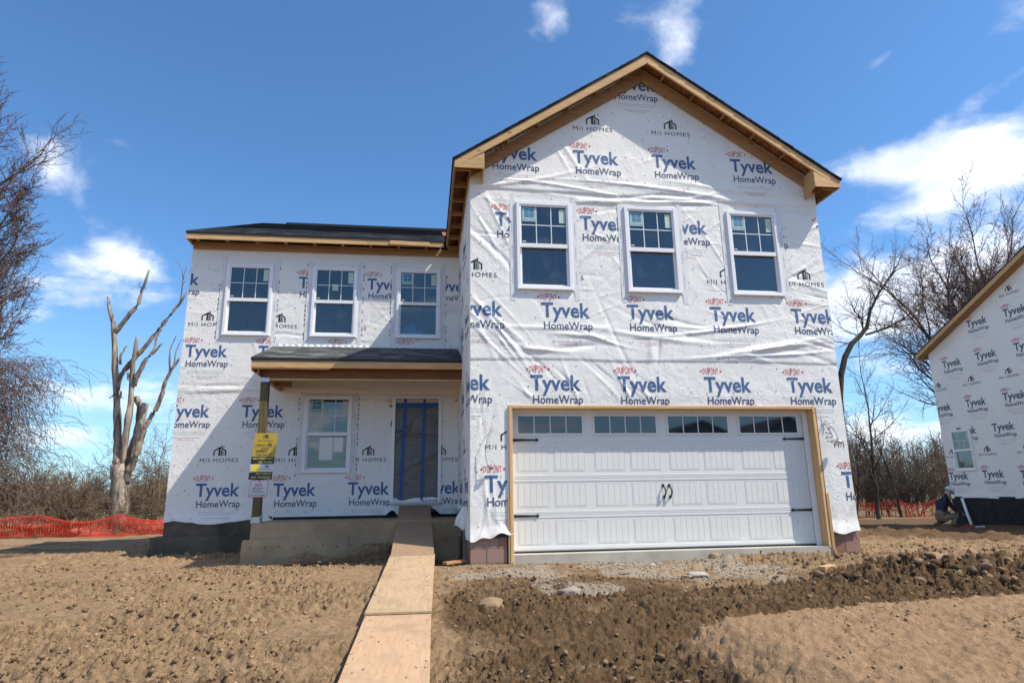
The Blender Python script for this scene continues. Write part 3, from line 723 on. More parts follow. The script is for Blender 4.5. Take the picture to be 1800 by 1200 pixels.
def kindparts(kind):
    if kind in ('big', 'bign'):
        bl = fit(glyphs('Tyvek', .021), 0, -.236, .805, .236, CAPH); bl[0][:, 1] *= 1.0
        nv = fit(glyphs('HomeWrap', .010), .035, -.442, .80, .125, CAPH)
        L = {'blue' if kind == 'big' else 'navy': [bl], 'navy2': [nv]}
        if kind == 'bign': pass
        L['gray'] = tiny_line(.08, -.535, .70, .007, seed=1)+tiny_line(.08, -.575, .70, .007, seed=2)
        L['black2'] = tiny_line(.16, -.645, .52, .009, seed=3)
        L['redl'] = [fit(glyphs('MADE IN THE USA'), .27, -.69, .30, .022, CAPH)]
        L['red'] = dupont()
    elif kind == 'plainbig':
        L = kindparts('bign'); L.pop('red')
    else:
        L = {'black': [(V_+np.array([0, .07+.055]), F_) for V_, F_ in house_icon(1.05)], 'black1': [fit(glyphs('M/I HOMES', -.004, 1.18), -.355, 0, .71, .075, CAPH)]}
    return L
ZR_G = 8.41
INK = {'blue': M_blue, 'navy': M_navy, 'navy2': M_navy, 'red': M_red, 'gray': M_gray, 'redl': M_redl, 'black': M_black, 'black1': M_black, 'black2': M_gray}
_kp = {}
def wrap_print(wl, kind, u, z, parent, clip=None, mirror=False, keys=None, lift=.0035):
    if kind not in _kp: _kp[kind] = {k: [refine(p) for p in v] for k, v in kindparts(kind).items()}
    Vs = []; Fs = []; mi = []; o = 0; mats = []
    for k, parts in _kp[kind].items():
        if keys and k not in keys: continue
        m = INK[k]
        if m not in mats: mats.append(m)
        for V_, F_ in parts:
            Vs.append(V_+np.array([u, z])); Fs.append(F_+o); mi += [mats.index(m)]*len(F_); o += len(V_)
    V_ = np.concatenate(Vs); F_ = np.concatenate(Fs); mi = np.array(mi)
    if clip:
        bm = bmesh.new(); vs_ = [bm.verts.new((x, y, 0)) for x, y in V_]
        for f, k in zip(F_, mi):
            try: bm.faces.new([vs_[i] for i in f]).material_index = int(k)
            except ValueError: pass
        for co, no in (((clip[0], 0, 0), (-1, 0, 0)), ((clip[1], 0, 0), (1, 0, 0)), ((0, clip[2], 0), (0, -1, 0)), ((0, clip[3], 0), (0, 1, 0))):
            bmesh.ops.bisect_plane(bm, geom=bm.verts[:]+bm.edges[:]+bm.faces[:], plane_co=co, plane_no=no, clear_outer=True)
        bmesh.ops.triangulate(bm, faces=bm.faces); bm.verts.index_update()
        V_ = np.array([v.co[:2] for v in bm.verts]); F_ = np.array([[v.index for v in f.verts] for f in bm.faces]); mi = np.array([f.material_index for f in bm.faces]); bm.free()
        if len(F_) == 0: return None
    c = V_[F_].mean(1); k = np.ones(len(F_), bool)
    for (a, b, q, d) in wl.op: k &= ~((c[:, 0] > a) & (c[:, 0] < b) & (c[:, 1] > q) & (c[:, 1] < d))
    if wl is g_wall: k &= c[:, 1] < ZR_G-.08-.667*np.abs(c[:, 0]-2.447)
    F_ = F_[k]; mi = mi[k]
    if len(F_) == 0: return None
    u_, iv = np.unique(F_, return_inverse=True); V_ = V_[u_]; F_ = iv.reshape(F_.shape)
    P = wl.P(V_[:, 0], V_[:, 1], wl.h(V_[:, 0], V_[:, 1])+lift)
    me = mesh_np('wrap_print', P, F_)
    for m in mats: me.materials.append(m)
    me.polygons.foreach_set('material_index', mi.astype(np.int32)); me.update()
    return add('wrap_print', me, None, parent)
# ------------------------------------------------------------ the house
H = empty('house', (2.4, 0, 0), 'two storey wood framed house wrapped in white printed sheeting with a white double garage door', 'house')
CX, HS, ZR, ZS = 2.447, 3.39, 8.41, .667           # garage gable: ridge x, half span, ridge height, slope
def g_top(u): return ZR-.05-ZS*np.abs(u-CX)
def g_bot(u):
    return np.where(u < 2, .20+.09*sst(-.62, -.1, u)+.02*np.sin(u*23), .185+.05*sst(5.3, 5.0, u)-.03*np.sin((u-5)*9))
front = sheet('garage_front_wall', g_wall, -.6492, 5.544, .20, 8.4, .0185, H, M_wrap, g_top, g_bot, .3)
def l_bot(u):
    b = .41+.025*np.sin(u*5)+.03*(vn(u*3, 0*u, 66)-.5)+.03*(vn(u*9, 0*u, 67)-.5)
    return b+.16*np.exp(-((u+1.95)/.12)**2)+.18*sst(-1.75, -1.5, u)*sst(-.9, -1.2, u)+.05*sst(-.9, -.7, u)
left = sheet('front_wall', l_wall, -6.1821, -.652, .41, 6.06, .027, H, M_wrap, None, l_bot, .5)
def r_bot(u):
    y = -u; return .20+.16*sst(0, .6, y)+.22*sst(1.1, 1.8, y)+.02*np.sin(y*17)+.10*(fbm(y*7, 0*y, 3, 68)-.5)
ret = sheet('side_return_wall', r_wall, -3.51, 0, .20, 6.15, .03, H, M_wrap, None, r_bot, .5)
b = MB(); b.box((5.525, .02, .2), (5.544, 11.2, 6.12)); b.box((-6.18, 3.53, .42), (-6.165, 11.2, 6.1)); b.box((-6.18, 11.2, .3), (5.544, 11.22, 6.1))
b.prism([(3.5, 6.06), (12.2, 6.06), (7.88, 8.1)], -6.18, -6.165, 0)
rear = b.build('rear_and_side_walls', M_wrap, H)
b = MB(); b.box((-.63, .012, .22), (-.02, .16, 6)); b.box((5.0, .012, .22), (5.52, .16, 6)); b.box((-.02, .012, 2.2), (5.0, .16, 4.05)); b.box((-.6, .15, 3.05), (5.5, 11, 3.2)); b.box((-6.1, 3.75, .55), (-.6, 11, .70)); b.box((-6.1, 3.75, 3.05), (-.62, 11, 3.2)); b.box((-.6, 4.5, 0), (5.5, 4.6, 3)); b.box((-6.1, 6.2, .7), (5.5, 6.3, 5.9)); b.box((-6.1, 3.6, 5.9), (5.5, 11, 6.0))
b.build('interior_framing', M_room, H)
q = MB(); q.box((-6.1, 3.56, .2), (-.66, 3.62, .73)); q.build('rim_joist', M_tar, H)
for x_, y_, z0_, z1_ in ((.45, .9, 3.2, 5.9), (.95, .9, 3.2, 5.9), (2.2, 1.2, 3.2, 5.9), (4.3, .9, 3.2, 5.9), (-5.2, 4.6, 3.2, 5.9), (-4.75, 4.6, 3.2, 5.9), (-3.3, 4.5, 3.2, 5.9), (-1.5, 4.6, 3.2, 5.9), (-3.4, 4.7, .7, 3.05), (-3.0, 4.7, .7, 3.05)): board('wall_stud', (x_, y_, z0_), (x_, y_, z1_), .14, .04, M_pined, H, (1,0,0))

T_ = [  # kind, T left edge (or icon centre), reference height, wall key, clip
 ('big', 1.90, 8.13, 'g', None), ('big', -.31, 6.62, 'g', None), ('big', 1.128, 6.62, 'g', None), ('big', 2.542, 6.62, 'g', None), ('big', 3.994, 6.62, 'g', None),
 ('mi', 1.50, 7.02, 'g', None), ('mi', 2.925, 7.02, 'g', None), ('mi', 4.35, 7.02, 'g', None),
 ('big', -.24, 5.395, 'g', None), ('big', 1.20, 5.398, 'g', None), ('big', 2.64, 5.40, 'g', None), ('big', 4.08, 5.40, 'g', None), ('big', 5.50, 5.41, 'g', None),
 ('mi', -.575, 4.262, 'g', None), ('mi', .865, 4.262, 'g', None), ('mi', 2.30, 4.262, 'g', None), ('mi', 3.72, 4.262, 'g', None), ('mi', 5.145, 4.27, 'g', None),
 ('big', -.94, 3.857, 'g', None), ('big', .497, 3.857, 'g', None), ('big', 1.928, 3.855, 'g', None), ('big', 3.367, 3.852, 'g', None), ('big', 4.82, 3.855, 'g', None),
 ('big', -1.145, 2.665, 'g', None), ('big', .294, 2.665, 'g', None), ('big', 1.714, 2.655, 'g', None), ('big', 3.161, 2.658, 'g', None), ('big', 4.604, 2.66, 'g', None),
 ('mi', -.07, 1.515, 'g', (-.645, -.09, 0, 9)), ('mi', 5.66, 1.515, 'g', (5.06, 5.54, 0, 9)), ('big', -.431, 1.127, 'g', (-.645, -.09, 0, 9)), ('big', 5.364, 1.12, 'g', (5.06, 5.54, 0, 9)),
 ('big', -6.80, 5.365, 'l', None), ('big', -5.40, 5.365, 'l', None), ('big', -4.01, 5.362, 'l', None), ('big', -2.60, 5.369, 'l', None), ('big', -1.20, 5.369, 'l', None),
 ('mi', -5.757, 4.252, 'l', None), ('mi', -4.345, 4.245, 'l', None), ('mi', -2.94, 4.24, 'l', None), ('mi', -1.54, 4.24, 'l', None),
 ('big', -6.118, 3.86, 'l', None), ('big', -4.716, 3.86, 'l', None), ('big', -3.29, 3.875, 'l', None), ('big', -1.89, 3.88, 'l', None),
 ('big', -6.35, 2.65, 'l', None), ('big', -4.942, 2.647, 'l', None), ('big', -3.5, 2.65, 'l', None), ('big', -2.054, 2.657, 'l', None), ('big', -.62-.03, 2.657, 'l', None),
 ('mi', -5.288, 1.535, 'l', None), ('mi', -3.877, 1.526, 'l', None), ('mi', -2.45, 1.522, 'l', None), ('mi', -1.02, 1.52, 'l', None),
 ('big', -5.667, 1.13, 'l', None), ('big', -4.237, 1.115, 'l', None), ('big', -2.819, 1.118, 'l', None), ('big', -1.40, 1.118, 'l', None),
 ('big', -3.2, 5.39, 'r', None), ('big', -1.76, 5.39, 'r', None), ('mi', -1.9, 4.26, 'r', None), ('mi', -.55, 4.26, 'r', None), ('big', -2.4, 3.857, 'r', None), ('big', -.98, 3.857, 'r', None),
 ('big', -2.1, 2.66, 'r', None), ('big', -.75, 2.66, 'r', None), ('mi', -1.2, 1.52, 'r', None), ('mi', -2.6, 1.52, 'r', None), ('big', -2.6, 1.12, 'r', None), ('big', -1.1, 1.12, 'r', None)]
for kind, u, z, k, clip in T_:
    wl, par = {'g': (g_wall, front), 'l': (l_wall, left), 'r': (r_wall, ret)}[k]
    lo, hi = {'g': (-.640, 5.538), 'l': (-6.175, -.655), 'r': (-3.5, -.03)}[k]
    if clip is None: clip = (lo, hi, .22 if k == 'g' else .47, 9)
    if k == 'g' and z > 6.5:
        # hidden above the roof line: trim to the gable
        pass
    wrap_print(wl, kind, u, z, par, clip)
# cap nails holding the sheeting
def nails(wl, u0, u1, z0, z1, n, parent, seed, top=None, nm='cap_nails'):
    r = np.random.default_rng(seed); mb = MB(); k = 0
    rows = np.arange(z0, z1, .41)
    for zr in rows:
        for ur in np.arange(u0, u1, .42):
            u = ur+r.normal(0, .06); z = zr+r.normal(0, .05)
            if not (u0-.02 < u < u1+.02) or any(a-.05 < u < b_+.05 and c-.05 < z < d+.05 for a, b_, c, d in wl.op): continue
            if top is not None and z > top(np.array(u))-.1: continue
            h = float(wl.h(np.array([u]), np.array([z]))[0]); c = [wl.p(u+.010*math.cos(a), h+.006, z+.010*math.sin(a)) for a in np.linspace(0, 2*math.pi, 7)[:-1]]
            mb.quad(*c)
    o = mb.build(nm, plain('nail_cap_green', (.10,.17,.08), .5), parent); o['kind'] = 'stuff'
nails(g_wall, -.55, 5.5, .35, 8.2, 0, front, 1, g_top); nails(l_wall, -6.1, -.75, .6, 5.85, 0, left, 2)
# black chalk ticks and staples at the inside corner and around the windows
def ticks(wl, pts, parent, m=M_black, nm='pen_mark'):
    mb = MB()
    for (u, z, l, a) in pts:
        h = float(wl.h(np.array([u]), np.array([z]))[0])+.006; c, s_ = math.cos(a), math.sin(a); w_ = .006
        mb.quad(wl.p(u-l*c-w_*s_, h, z-l*s_+w_*c), wl.p(u-l*c+w_*s_, h, z-l*s_-w_*c), wl.p(u+l*c+w_*s_, h, z+l*s_-w_*c), wl.p(u+l*c-w_*s_, h, z+l*s_+w_*c))
    o = mb.build(nm, m, parent); o['kind'] = 'stuff'
rr = random.Random(4)
ticks(r_wall, [(-rr.uniform(.1, 3.3), rr.uniform(.6, 5.8), rr.uniform(.02, .10), rr.uniform(1.1, 2.0)) for _ in range(150)], ret)
ticks(l_wall, [(rr.uniform(-6, -.8), rr.choice([rr.uniform(4, 5.7), rr.uniform(.7, 2.9)]), rr.uniform(.004, .014), rr.uniform(0, 3)) for _ in range(110)]
      + [(x+dx, zz, .03, 1.5) for x, z in l_win for dx in (-.13, WW+.13) for zz in np.arange(z-WH-.05, z+.12, .1) if rr.random() < .6], left)
ticks(g_wall, [(rr.uniform(-.6, 5.5), rr.uniform(2.3, 7.4), rr.uniform(.003, .010), rr.uniform(0, 3)) for _ in range(90)], front)

# ------------------------------------------------------------ windows
def ptext(wl, parts, m, n, parent, nm):
    """flat lettering parts [(verts2d, tris)] on plane n of a wall frame"""
    Vs = []; Fs = []; o = 0
    for V_, F_ in parts: Vs.append(V_); Fs.append(F_+o); o += len(V_)
    V_ = np.concatenate(Vs); me = mesh_np(nm, wl.P(V_[:, 0], V_[:, 1], np.full(len(V_), n)), np.concatenate(Fs))
    return add(nm, me, m, parent)
M_stb = plain('sticker_pale', (.36,.50,.52), .5); M_stw = plain('sticker_white', (.72,.74,.72), .5); M_stblue = plain('sticker_blue', (.06,.20,.34), .5); M_stg = plain('sticker_green', (.45,.56,.50), .5)
M_munt = plain('muntin_pale', (.62,.68,.68), .4)
def window(wl, u, z, w_, h_, parent, sticker=True, extra=None, tape=True, muntins=True, tapestub=True):
    q = MB(); T = lambda x, n, y: wl.p(x, n, y); bx = lambda a, b_, c, d, n0, n1: q.box((a, n0, c), (b_, n1, d), T=T)
    f = .050; zb = z-h_
    bx(u, u+f, zb, z, -.06, .042); bx(u+w_-f, u+w_, zb, z, -.06, .042); bx(u+f, u+w_-f, z-f, z, -.06, .040); bx(u+f, u+w_-f, zb, zb+f, -.06, .040)
    bx(u-.006, u+w_+.006, zb-.012, zb+.014, .0, .058)
    for a, b_ in ((u-.028, u-.001), (u+w_+.001, u+w_+.028)): bx(a, b_, zb-.02, z+.02, -.005, .010)      # nailing fin
    win = q.build('window', M_vinyl, parent)
    zm = zb+h_*.492; q = MB(); s_ = .030
    for a, b_, c, d in ((u+f, u+f+s_, zm, z-f), (u+w_-f-s_, u+w_-f, zm, z-f), (u+f+s_, u+w_-f-s_, z-f-s_, z-f), (u+f, u+w_-f, zm-.034, zm+.034)): bx(a, b_, c, d, -.012 if d != zm+.034 else -.012, .026 if d != zm+.034 else .030)
    q.build('upper_sash', M_vinyl, win)
    q = MB()
    for a, b_, c, d in ((u+f, u+f+s_+.006, zb+f, zm-.036), (u+w_-f-s_-.006, u+w_-f, zb+f, zm-.036), (u+f+s_, u+w_-f-s_, zb+f, zb+f+s_+.006)): bx(a, b_, c, d, -.045, -.010)
    q.build('lower_sash', M_vinyl, win)
    q = MB(); q.quad(*[wl.p(a, .002, b_) for a, b_ in ((u+f, zm), (u+w_-f, zm), (u+w_-f, z-f), (u+f, z-f))]); q.build('upper_pane', M_glass, win)
    q = MB(); q.quad(*[wl.p(a, -.030, b_) for a, b_ in ((u+f, zb+f), (u+w_-f, zb+f), (u+w_-f, zm), (u+f, zm))]); q.build('lower_pane', M_glass, win)
    gw = w_-2*f-2*s_; gh = (z-f-s_)-(zm+.034); x0 = u+f+s_; y0 = zm+.034
    if muntins:
        for i in (1, 2):
            q = MB(); bx(x0+gw*i/3-.008, x0+gw*i/3+.008, y0, y0+gh, .003, .010); q.build('muntin', M_munt, win)
        q = MB(); bx(x0, x0+gw, y0+gh/2-.008, y0+gh/2+.008, .003, .011); q.build('muntin', M_munt, win)
    if sticker:
        def st(nm, a, b_, c, d, m, n=.006): q = MB(); q.quad(*[wl.p(*p) for p in ((a, n, c), (b_, n, c), (b_, n, d), (a, n, d))]); return q.build(nm, m, win)
        if sticker in (1, 3):
            st('sticker', x0+.02, x0+.02+gw*.30, y0+gh*.60, y0+gh-.02, M_stb)
            a, b_, c, d = x0+.055, x0+.02+gw*.26, y0+gh*.71, y0+gh-.035
            mx, my = (a+b_)/2, (c+d)/2
            for (e, f2, g_, h2) in ((a, mx-.005, c, my-.005), (mx+.005, b_, c, my-.005), (a, mx-.005, my+.005, d), (mx+.005, b_, my+.005, d)): st('sticker_mark', e, f2, g_, h2, M_stblue, .008)
            ptext(wl, [fit(glyphs('Silver Line', .01), x0+.032, y0+gh*.635, gw*.26, .020, CAPH)], M_stblue, .008, win, 'sticker_lettering')
        if sticker in (1, 2, 3): st('sticker', x0+gw-.115, x0+gw-.012, y0+gh*.58, y0+gh-.03, M_stg)
        st('sticker', x0+.02, x0+.075, y0+.035, y0+.05, M_stw)
        if extra:
            for (a, b_, c, d, k) in extra: st('paper_sheet', u+a, u+b_, zb+c, zb+d, {'w': M_stw, 'g': M_stg}[k], -.026 if c < .7 else .006)
    if tape:
        for a in (u-.115, u+w_+.030):
            q = MB(); bx = lambda a, b_, c, d, n0, n1: q.box((a, n0, c), (b_, n1, d), T=T)
            bx(a, a+.083, zb-.20+.03*rr.random(), z+.13+.03*rr.random(), -.006, .011); q.build('flashing_tape', M_tape, win)
        q = MB()
        for a in (u-.085, u+w_+.062):
            for zz in np.arange(zb+.1, z-.2, .42): 
                for j in range(9): q.box((a, .0115, zz+j*.026), (a+.014+.006*rr.random(), .0125, zz+j*.026+.016), T=T)
        q.build('tape_lettering', M_gray, win)
    return win
for i, (x, z) in enumerate(g_win): window(g_wall, x, z, WW, WH, H, 1)
window(l_wall, l_win[0][0], l_win[0][1], WW, WH, H, 2)
window(l_wall, l_win[1][0], l_win[1][1], WW, WH, H, 2, [(.40, .52, 1.0, 1.14, 'g')])
window(l_wall, l_win[2][0], l_win[2][1], WW, WH, H, 3)
window(l_wall, l_win[3][0], l_win[3][1], WW, WH, H, 3, [(.30, .56, .24, .68, 'w'), (.58, .76, .40, .68, 'w')])
# blue tarp bundle standing inside the third upper window of the low wing
def blob(name, c, r, m, parent, seed=1, k=.25):
    bm = bmesh.new(); bmesh.ops.create_icosphere(bm, subdivisions=3, radius=1)
    for v in bm.verts:
        n = 1+k*(float(vn(v.co.x*2+9, v.co.y*2+v.co.z*1.7, seed))-.5)*2; v.co = Vector((c[0]+v.co.x*r[0]*n, c[1]+v.co.y*r[1]*n, c[2]+v.co.z*r[2]*n))
    me = bpy.data.meshes.new(name); bm.to_mesh(me); bm.free(); return add(name, me, m, parent, smooth=True)
tarp = blob('tarpaulin', (-1.62, 3.85, 4.18), (.30, .16, .26), plain('blue_tarpaulin', (.10,.42,.62), .5, .4, .2, .01), None, 5)
tag(tarp, 'pale blue bundled tarpaulin seen behind the glass of the upstairs window beside the garage', 'tarpaulin')

# ------------------------------------------------------------ front doorway sealed with plastic
b = MB(); T = l_wall.p
def lb(m, a, b_, c, d, n0, n1): m.box((a, n0, c), (b_, n1, d), T=l_wall.p)
lb(b, -1.9947, -1.935, .735, 2.851, -.10, .035); lb(b, -1.055, -.9961, .735, 2.851, -.10, .035); lb(b, -1.935, -1.055, 2.795, 2.851, -.10, .034); 
fr = b.build('front_doorway', M_vinyl, H)
b = MB(); lb(b, -2.03, -.96, .70, .735, -.12, .075); lb(b, -2.0, -.99, .672, .699, -.05, .05); b.build('threshold', plain('aluminium_sill', (.55,.56,.57), .35, .5), fr)
us = np.linspace(-1.935, -1.055, 40); zs = np.linspace(.736, 2.79, 90); U_, Z_ = np.meshgrid(us, zs)
hh = -.03 + .012*(fbm(U_*5, Z_*3, 4, 500)-.5)*2 + .018*np.exp(-((Z_-2.05+.12*(U_+1.5))/.03)**2)+.012*np.exp(-((Z_-1.5-.5*(U_+1.5))/.05)**2)+.02*np.exp(-((Z_-1.98-.9*(U_+1.9))/.06)**2)*(U_ < -1.6)
P = l_wall.P(U_.ravel(), Z_.ravel(), hh.ravel()); n = 40; I, J = np.meshgrid(np.arange(n-1), np.arange(89)); a = (J*n+I).ravel()
me = mesh_np('plastic_film', P, np.stack([a, a+1, a+n+1, a+n], 1)); add('plastic_film', me, M_plastic, fr, smooth=True)
b = MB(); lb(b, -1.934, -1.056, 2.708, 2.789, -.022, -.004); b.build('torn_paper', plain('cream_panel', (.45,.42,.36), .6), fr)
for pts in (((-1.935, 2.62, -1.055, 2.665, .048)),):
    b = MB(); b.quad(*[T(*p) for p in ((-1.935, -.001, 2.60), (-1.055, -.001, 2.635), (-1.055, -.001, 2.715), (-1.935, -.001, 2.70))]); b.build('blue_tape', M_btape, fr)
for xa, xb, w2 in ((-1.735, -1.80, .030), (-1.345, -1.375, .026)):
    b = MB(); zz = np.linspace(2.79, .76, 12)
    for i in range(11):
        k0, k1 = i/11, (i+1)/11; n0 = .003+.004*math.sin(i*1.7); n1_ = .003+.004*math.sin((i+1)*1.7)
        c0 = xa+(xb-xa)*k0; c1 = xa+(xb-xa)*k1; b.quad(T(c0-w2, n0, zz[i]), T(c0+w2, n0, zz[i]), T(c1+w2, n1_, zz[i+1]), T(c1-w2, n1_, zz[i+1]))
    b.build('blue_tape', M_btape, fr)

# ------------------------------------------------------------ garage door
GD = MB(); YD = .19
GD.box((0, YD, .004), (4.905, YD+.045, 2.136)); gd = GD.build('garage_door', M_door, H)
_pcm = {}
def panel_mesh(w_, h_):
    q = MB(); r = .012
    q.box((0, -.002, 0), (w_, 0, r)); q.box((0, -.002, h_-r), (w_, 0, h_)); q.box((0, -.002, r), (r, 0, h_-r)); q.box((w_-r, -.002, r), (w_, 0, h_-r))
    n = 5; pw = (w_-2*r-.012)/n
    for i in range(n): q.box((r+.004+i*pw+.0025, -.0028, r+.004), (r+.004+(i+1)*pw-.0025, 0, h_-r-.004))
    return q.mesh('panel', [M_door])
pmesh = panel_mesh(.502, .358)
pxs = [.088, .671, 1.325, 1.908, 2.555, 3.138, 3.79, 4.373-.04]
for z0 in (1.192, .655, .105):
    for x0 in pxs:
        add('panel', pmesh, None, gd, matrix=Matrix.Translation((x0, YD-.0005, z0)))
for z0 in (1.625, 1.085, .545):                       # rolled edges where the door sections meet
    q = MB(); q.box((.002, YD-.006, z0+.022), (4.903, YD+.002, z0+.05)); q.box((.002, YD-.004, z0-.004), (4.903, YD+.002, z0+.018)); q.box((.002, YD-.006, z0-.05), (4.903, YD+.002, z0-.018)); q.build('section_joint', M_door, gd)
q = MB(); q.box((.002, YD-.012, .03), (4.903, YD+.002, .07)); q.box((.002, YD-.010, 2.09), (4.903, YD+.002, 2.13)); q.build('section_joint', M_door, gd)
M_gg = mat('door_glass', lambda t: bsdf(t, (.015,.02,.028), .03, .5, IOR=1.8))
for x0, x1 in ((.112, 1.137), (1.344, 2.357), (2.569, 3.58), (3.795, 4.80)):
    zb, zt = 1.775, 2.045; f = .028
    q = MB()
    q.box((x0-f, YD-.016, zb-f), (x1+f, YD+.002, zb)); q.box((x0-f, YD-.016, zt), (x1+f, YD+.002, zt+f)); q.box((x0-f, YD-.016, zb), (x0, YD+.002, zt)); q.box((x1, YD-.016, zb), (x1+f, YD+.002, zt))
    q.box((x0-f-.03, YD-.006, zb-f-.03), (x1+f+.03, YD+.001, zb-f-.018)); q.box((x0-f-.03, YD-.006, zt+f+.018), (x1+f+.03, YD+.001, zt+f+.03))
    q.build('window_frame', M_door, gd)
    for i in range(4):
        a = x0+(x1-x0)*i/4; b_ = x0+(x1-x0)*(i+1)/4
        q = MB(); q.box((a+.0, YD-.004, zb), (b_, YD-.003, zt)); q.build('pane', M_gg, gd)
        if i: q = MB(); q.box((a-.007, YD-.013, zb), (a+.007, YD-.0035, zt)); q.build('muntin', M_door, gd)
q = MB(); q.box((0, YD-.01, -.012), (4.905, YD+.03, .012)); q.build('bottom_seal', M_rub, gd)
def strap(x0, x1, z):
    s_ = 1 if x1 > x0 else -1; q = MB()
    q.prism([(x0, z-.021), (x0, z+.021), (x1-s_*.04, z+.012), (x1-s_*.04, z-.012)], YD-.018, YD-.001, 1)
    q.prism([(x1-s_*.05, z), (x1-s_*.025, z+.028), (x1+s_*.012, z), (x1-s_*.025, z-.028)], YD-.022, YD-.001, 1)
    for a in (.06, .20): q.tube([(x0+s_*a, YD-.024, z), (x0+s_*a, YD-.015, z)], .007, 6)
    q.build('hinge_strap', M_iron, gd)
strap(.012, .425, 1.672); strap(.012, .41, .528); strap(4.90, 4.535, 1.674); strap(4.90, 4.545, .537)
def handle(x, lean):
    q = MB()
    pts = [(x, YD-.006, .945), (x+.004, YD-.045, .93), (x+.022*1+lean, YD-.062, .86), (x+.012+lean, YD-.05, .80), (x+.008+lean, YD-.006, .785)]
    q.tube(pts, [.008, .010, .013, .010, .008], 8)
    for (cx_, z) in ((x, .952), (x+.008+lean, .778)):
        q.prism([(cx_-.026, z), (cx_, z+.032), (cx_+.026, z), (cx_, z-.032)], YD-.012, YD-.001, 1)
    q.build('handle', M_iron, gd, smooth=False)
handle(2.415, 0); handle(2.515, .0)
# weather stop and timber surround
q = MB(); q.box((-.004, YD-.055, -.01), (.012, YD-.012, 2.14)); q.box((4.90, YD-.06, -.01), (4.972, YD-.012, 2.14)); q.box((.012, YD-.055, 2.115), (4.90, YD-.013, 2.14)); q.build('door_stop', M_vinyl, H)
board('door_jamb', (-.031, .075, -.125), (-.031, .075, 2.19), .23, .052, M_pine, H, (1,0,0))
board('door_jamb', (-.072, .02, -.13), (-.072, .02, .86), .10, .028, M_pine, H, (1,0,0))
board('door_jamb', (4.998, .075, -.03), (4.998, .075, 2.19), .23, .045, M_pine, H, (1,0,0))
board('door_jamb', (5.050, -.005, -.15), (5.050, -.005, .80), .09, .05, M_pine, H, (1,0,0))
board('door_jamb', (5.032, -.02, .80), (5.032, -.02, 2.17), .04, .018, M_pined, H, (1,0,0))
board('door_header', (-.004, .075, 2.160), (4.972, .075, 2.160), .23, .040, M_pine, H, (0,0,1))
board('door_header', (-.06, -.022, 2.178), (5.02, -.022, 2.178), .02, .020, M_pine, H, (0,0,1))
# floor slab edge and block corners
q = MB(); q.box((-.06, -.035, -.35), (5.03, .30, -.012)); q.build('garage_slab', M_slab, H)
q = MB(); q.box((-.640, .018, -.5), (-.105, .40, .23)); q.box((5.08, .018, -.5), (5.538, .40, .23)); q.box((-.640, .40, -.5), (-.60, 3.5, .35)); q.box((5.50, .40, -.5), (5.538, 11, .22)); q.build('block_mortar', M_mort, H)
def blocks(x0, x1, zrows, off, depth=.40):
    for r_i, (z0, z1) in enumerate(zrows):
        x = x0 - (off if r_i % 2 else 0)
        while x < x1-.01:
            a = max(x, x0); b_ = min(x+.395, x1); x += .405
            if b_-a < .03: continue
            q = MB(); q.box((a+.004, .006+.003*rr.random(), z0), (b_-.004, .15, z1)); q.build('block', M_brick, H)
rows = [(.088, .235), (-.112, .080), (-.31, -.12)]
blocks(-.648, -.10, rows, .16); blocks(5.085, 5.548, rows, .2)
for z0, z1 in rows:
    y = .15
    for i in range(3):
        q = MB(); q.box((-.649, y+.005, z0), (-.60, y+.39, z1)); q.build('block', M_brick, H); y += .405
# electric cable stubs hanging out of the sheeting either side of the door
q = MB(); q.tube([(-.33, 0, 1.80), (-.34, -.05, 1.82), (-.40, -.09, 1.66), (-.43, -.08, 1.45), (-.40, -.09, 1.30), (-.34, -.06, 1.24)], .006, 6); q.tube([(-.40, -.09, 1.27), (-.36, -.11, 1.25), (-.31, -.10, 1.26), (-.33, -.07, 1.23), (-.38, -.08, 1.235)], [.012, .016, .014, .016, .010], 7)
cab = q.build('cable_stub', plain('grey_cable', (.30,.30,.31), .5), H, True)
q = MB(); q.tube([(5.18, 0, 1.93), (5.19, -.05, 1.95), (5.22, -.12, 1.86), (5.27, -.14, 1.74), (5.30, -.14, 1.64)], .006, 6)
q.tube([(5.30, -.14, 1.655), (5.30, -.14, 1.61), (5.30, -.145, 1.585), (5.30, -.15, 1.572)], [.02, .05, .066, .060], 12)
q.build('cable_stub', plain('galvanised', (.50,.51,.53), .35, .5, metal=.6), H, True)
q = MB(); q.box((5.135, -.012, 1.905), (5.225, -.006, 1.985)); q.build('wall_patch', M_tape, H)
# pencil notes to the right of the door
note = [fit(glyphs('1  ET', .0, 1, .2), 5.17, 1.80, .11, .035, CAPH), fit(glyphs('Front', .0, 1, .3), 5.17, 1.735, .12, .035, CAPH), fit(glyphs('Brick', .0, 1, .3), 5.17, 1.67, .13, .035, CAPH), fit(glyphs('Ledge', .0, 1, .3), 5.185, 1.61, .15, .035, CAPH)]
def stroke(pts, w_=.004):
    out = []
    for (a, b_), (c, d) in zip(pts[:-1], pts[1:]):
        l = math.hypot(c-a, d-b_) or 1; nx_, ny_ = -(d-b_)/l*w_, (c-a)/l*w_; out.append(polyq([(a+nx_, b_+ny_), (a-nx_, b_-ny_), (c-nx_, d-ny_), (c+nx_, d+ny_)]))
    return out
note += stroke([(5.10, 1.86), (5.13, 1.885), (5.14, 1.86)]) + stroke([(5.115, 1.80), (5.135, 1.845)]) + stroke([(5.17, 1.90), (5.13, 1.72)]) + stroke([(5.19, 1.90), (5.24, 1.83), (5.30, 1.70)]) + stroke([(5.255, 1.87), (5.31, 1.84), (5.345, 1.79)]) + stroke([(5.25, 1.90), (5.29, 1.915), (5.275, 1.89)])
Vs = [refine(p) for p in note]; o = 0; VV = []; FF = []
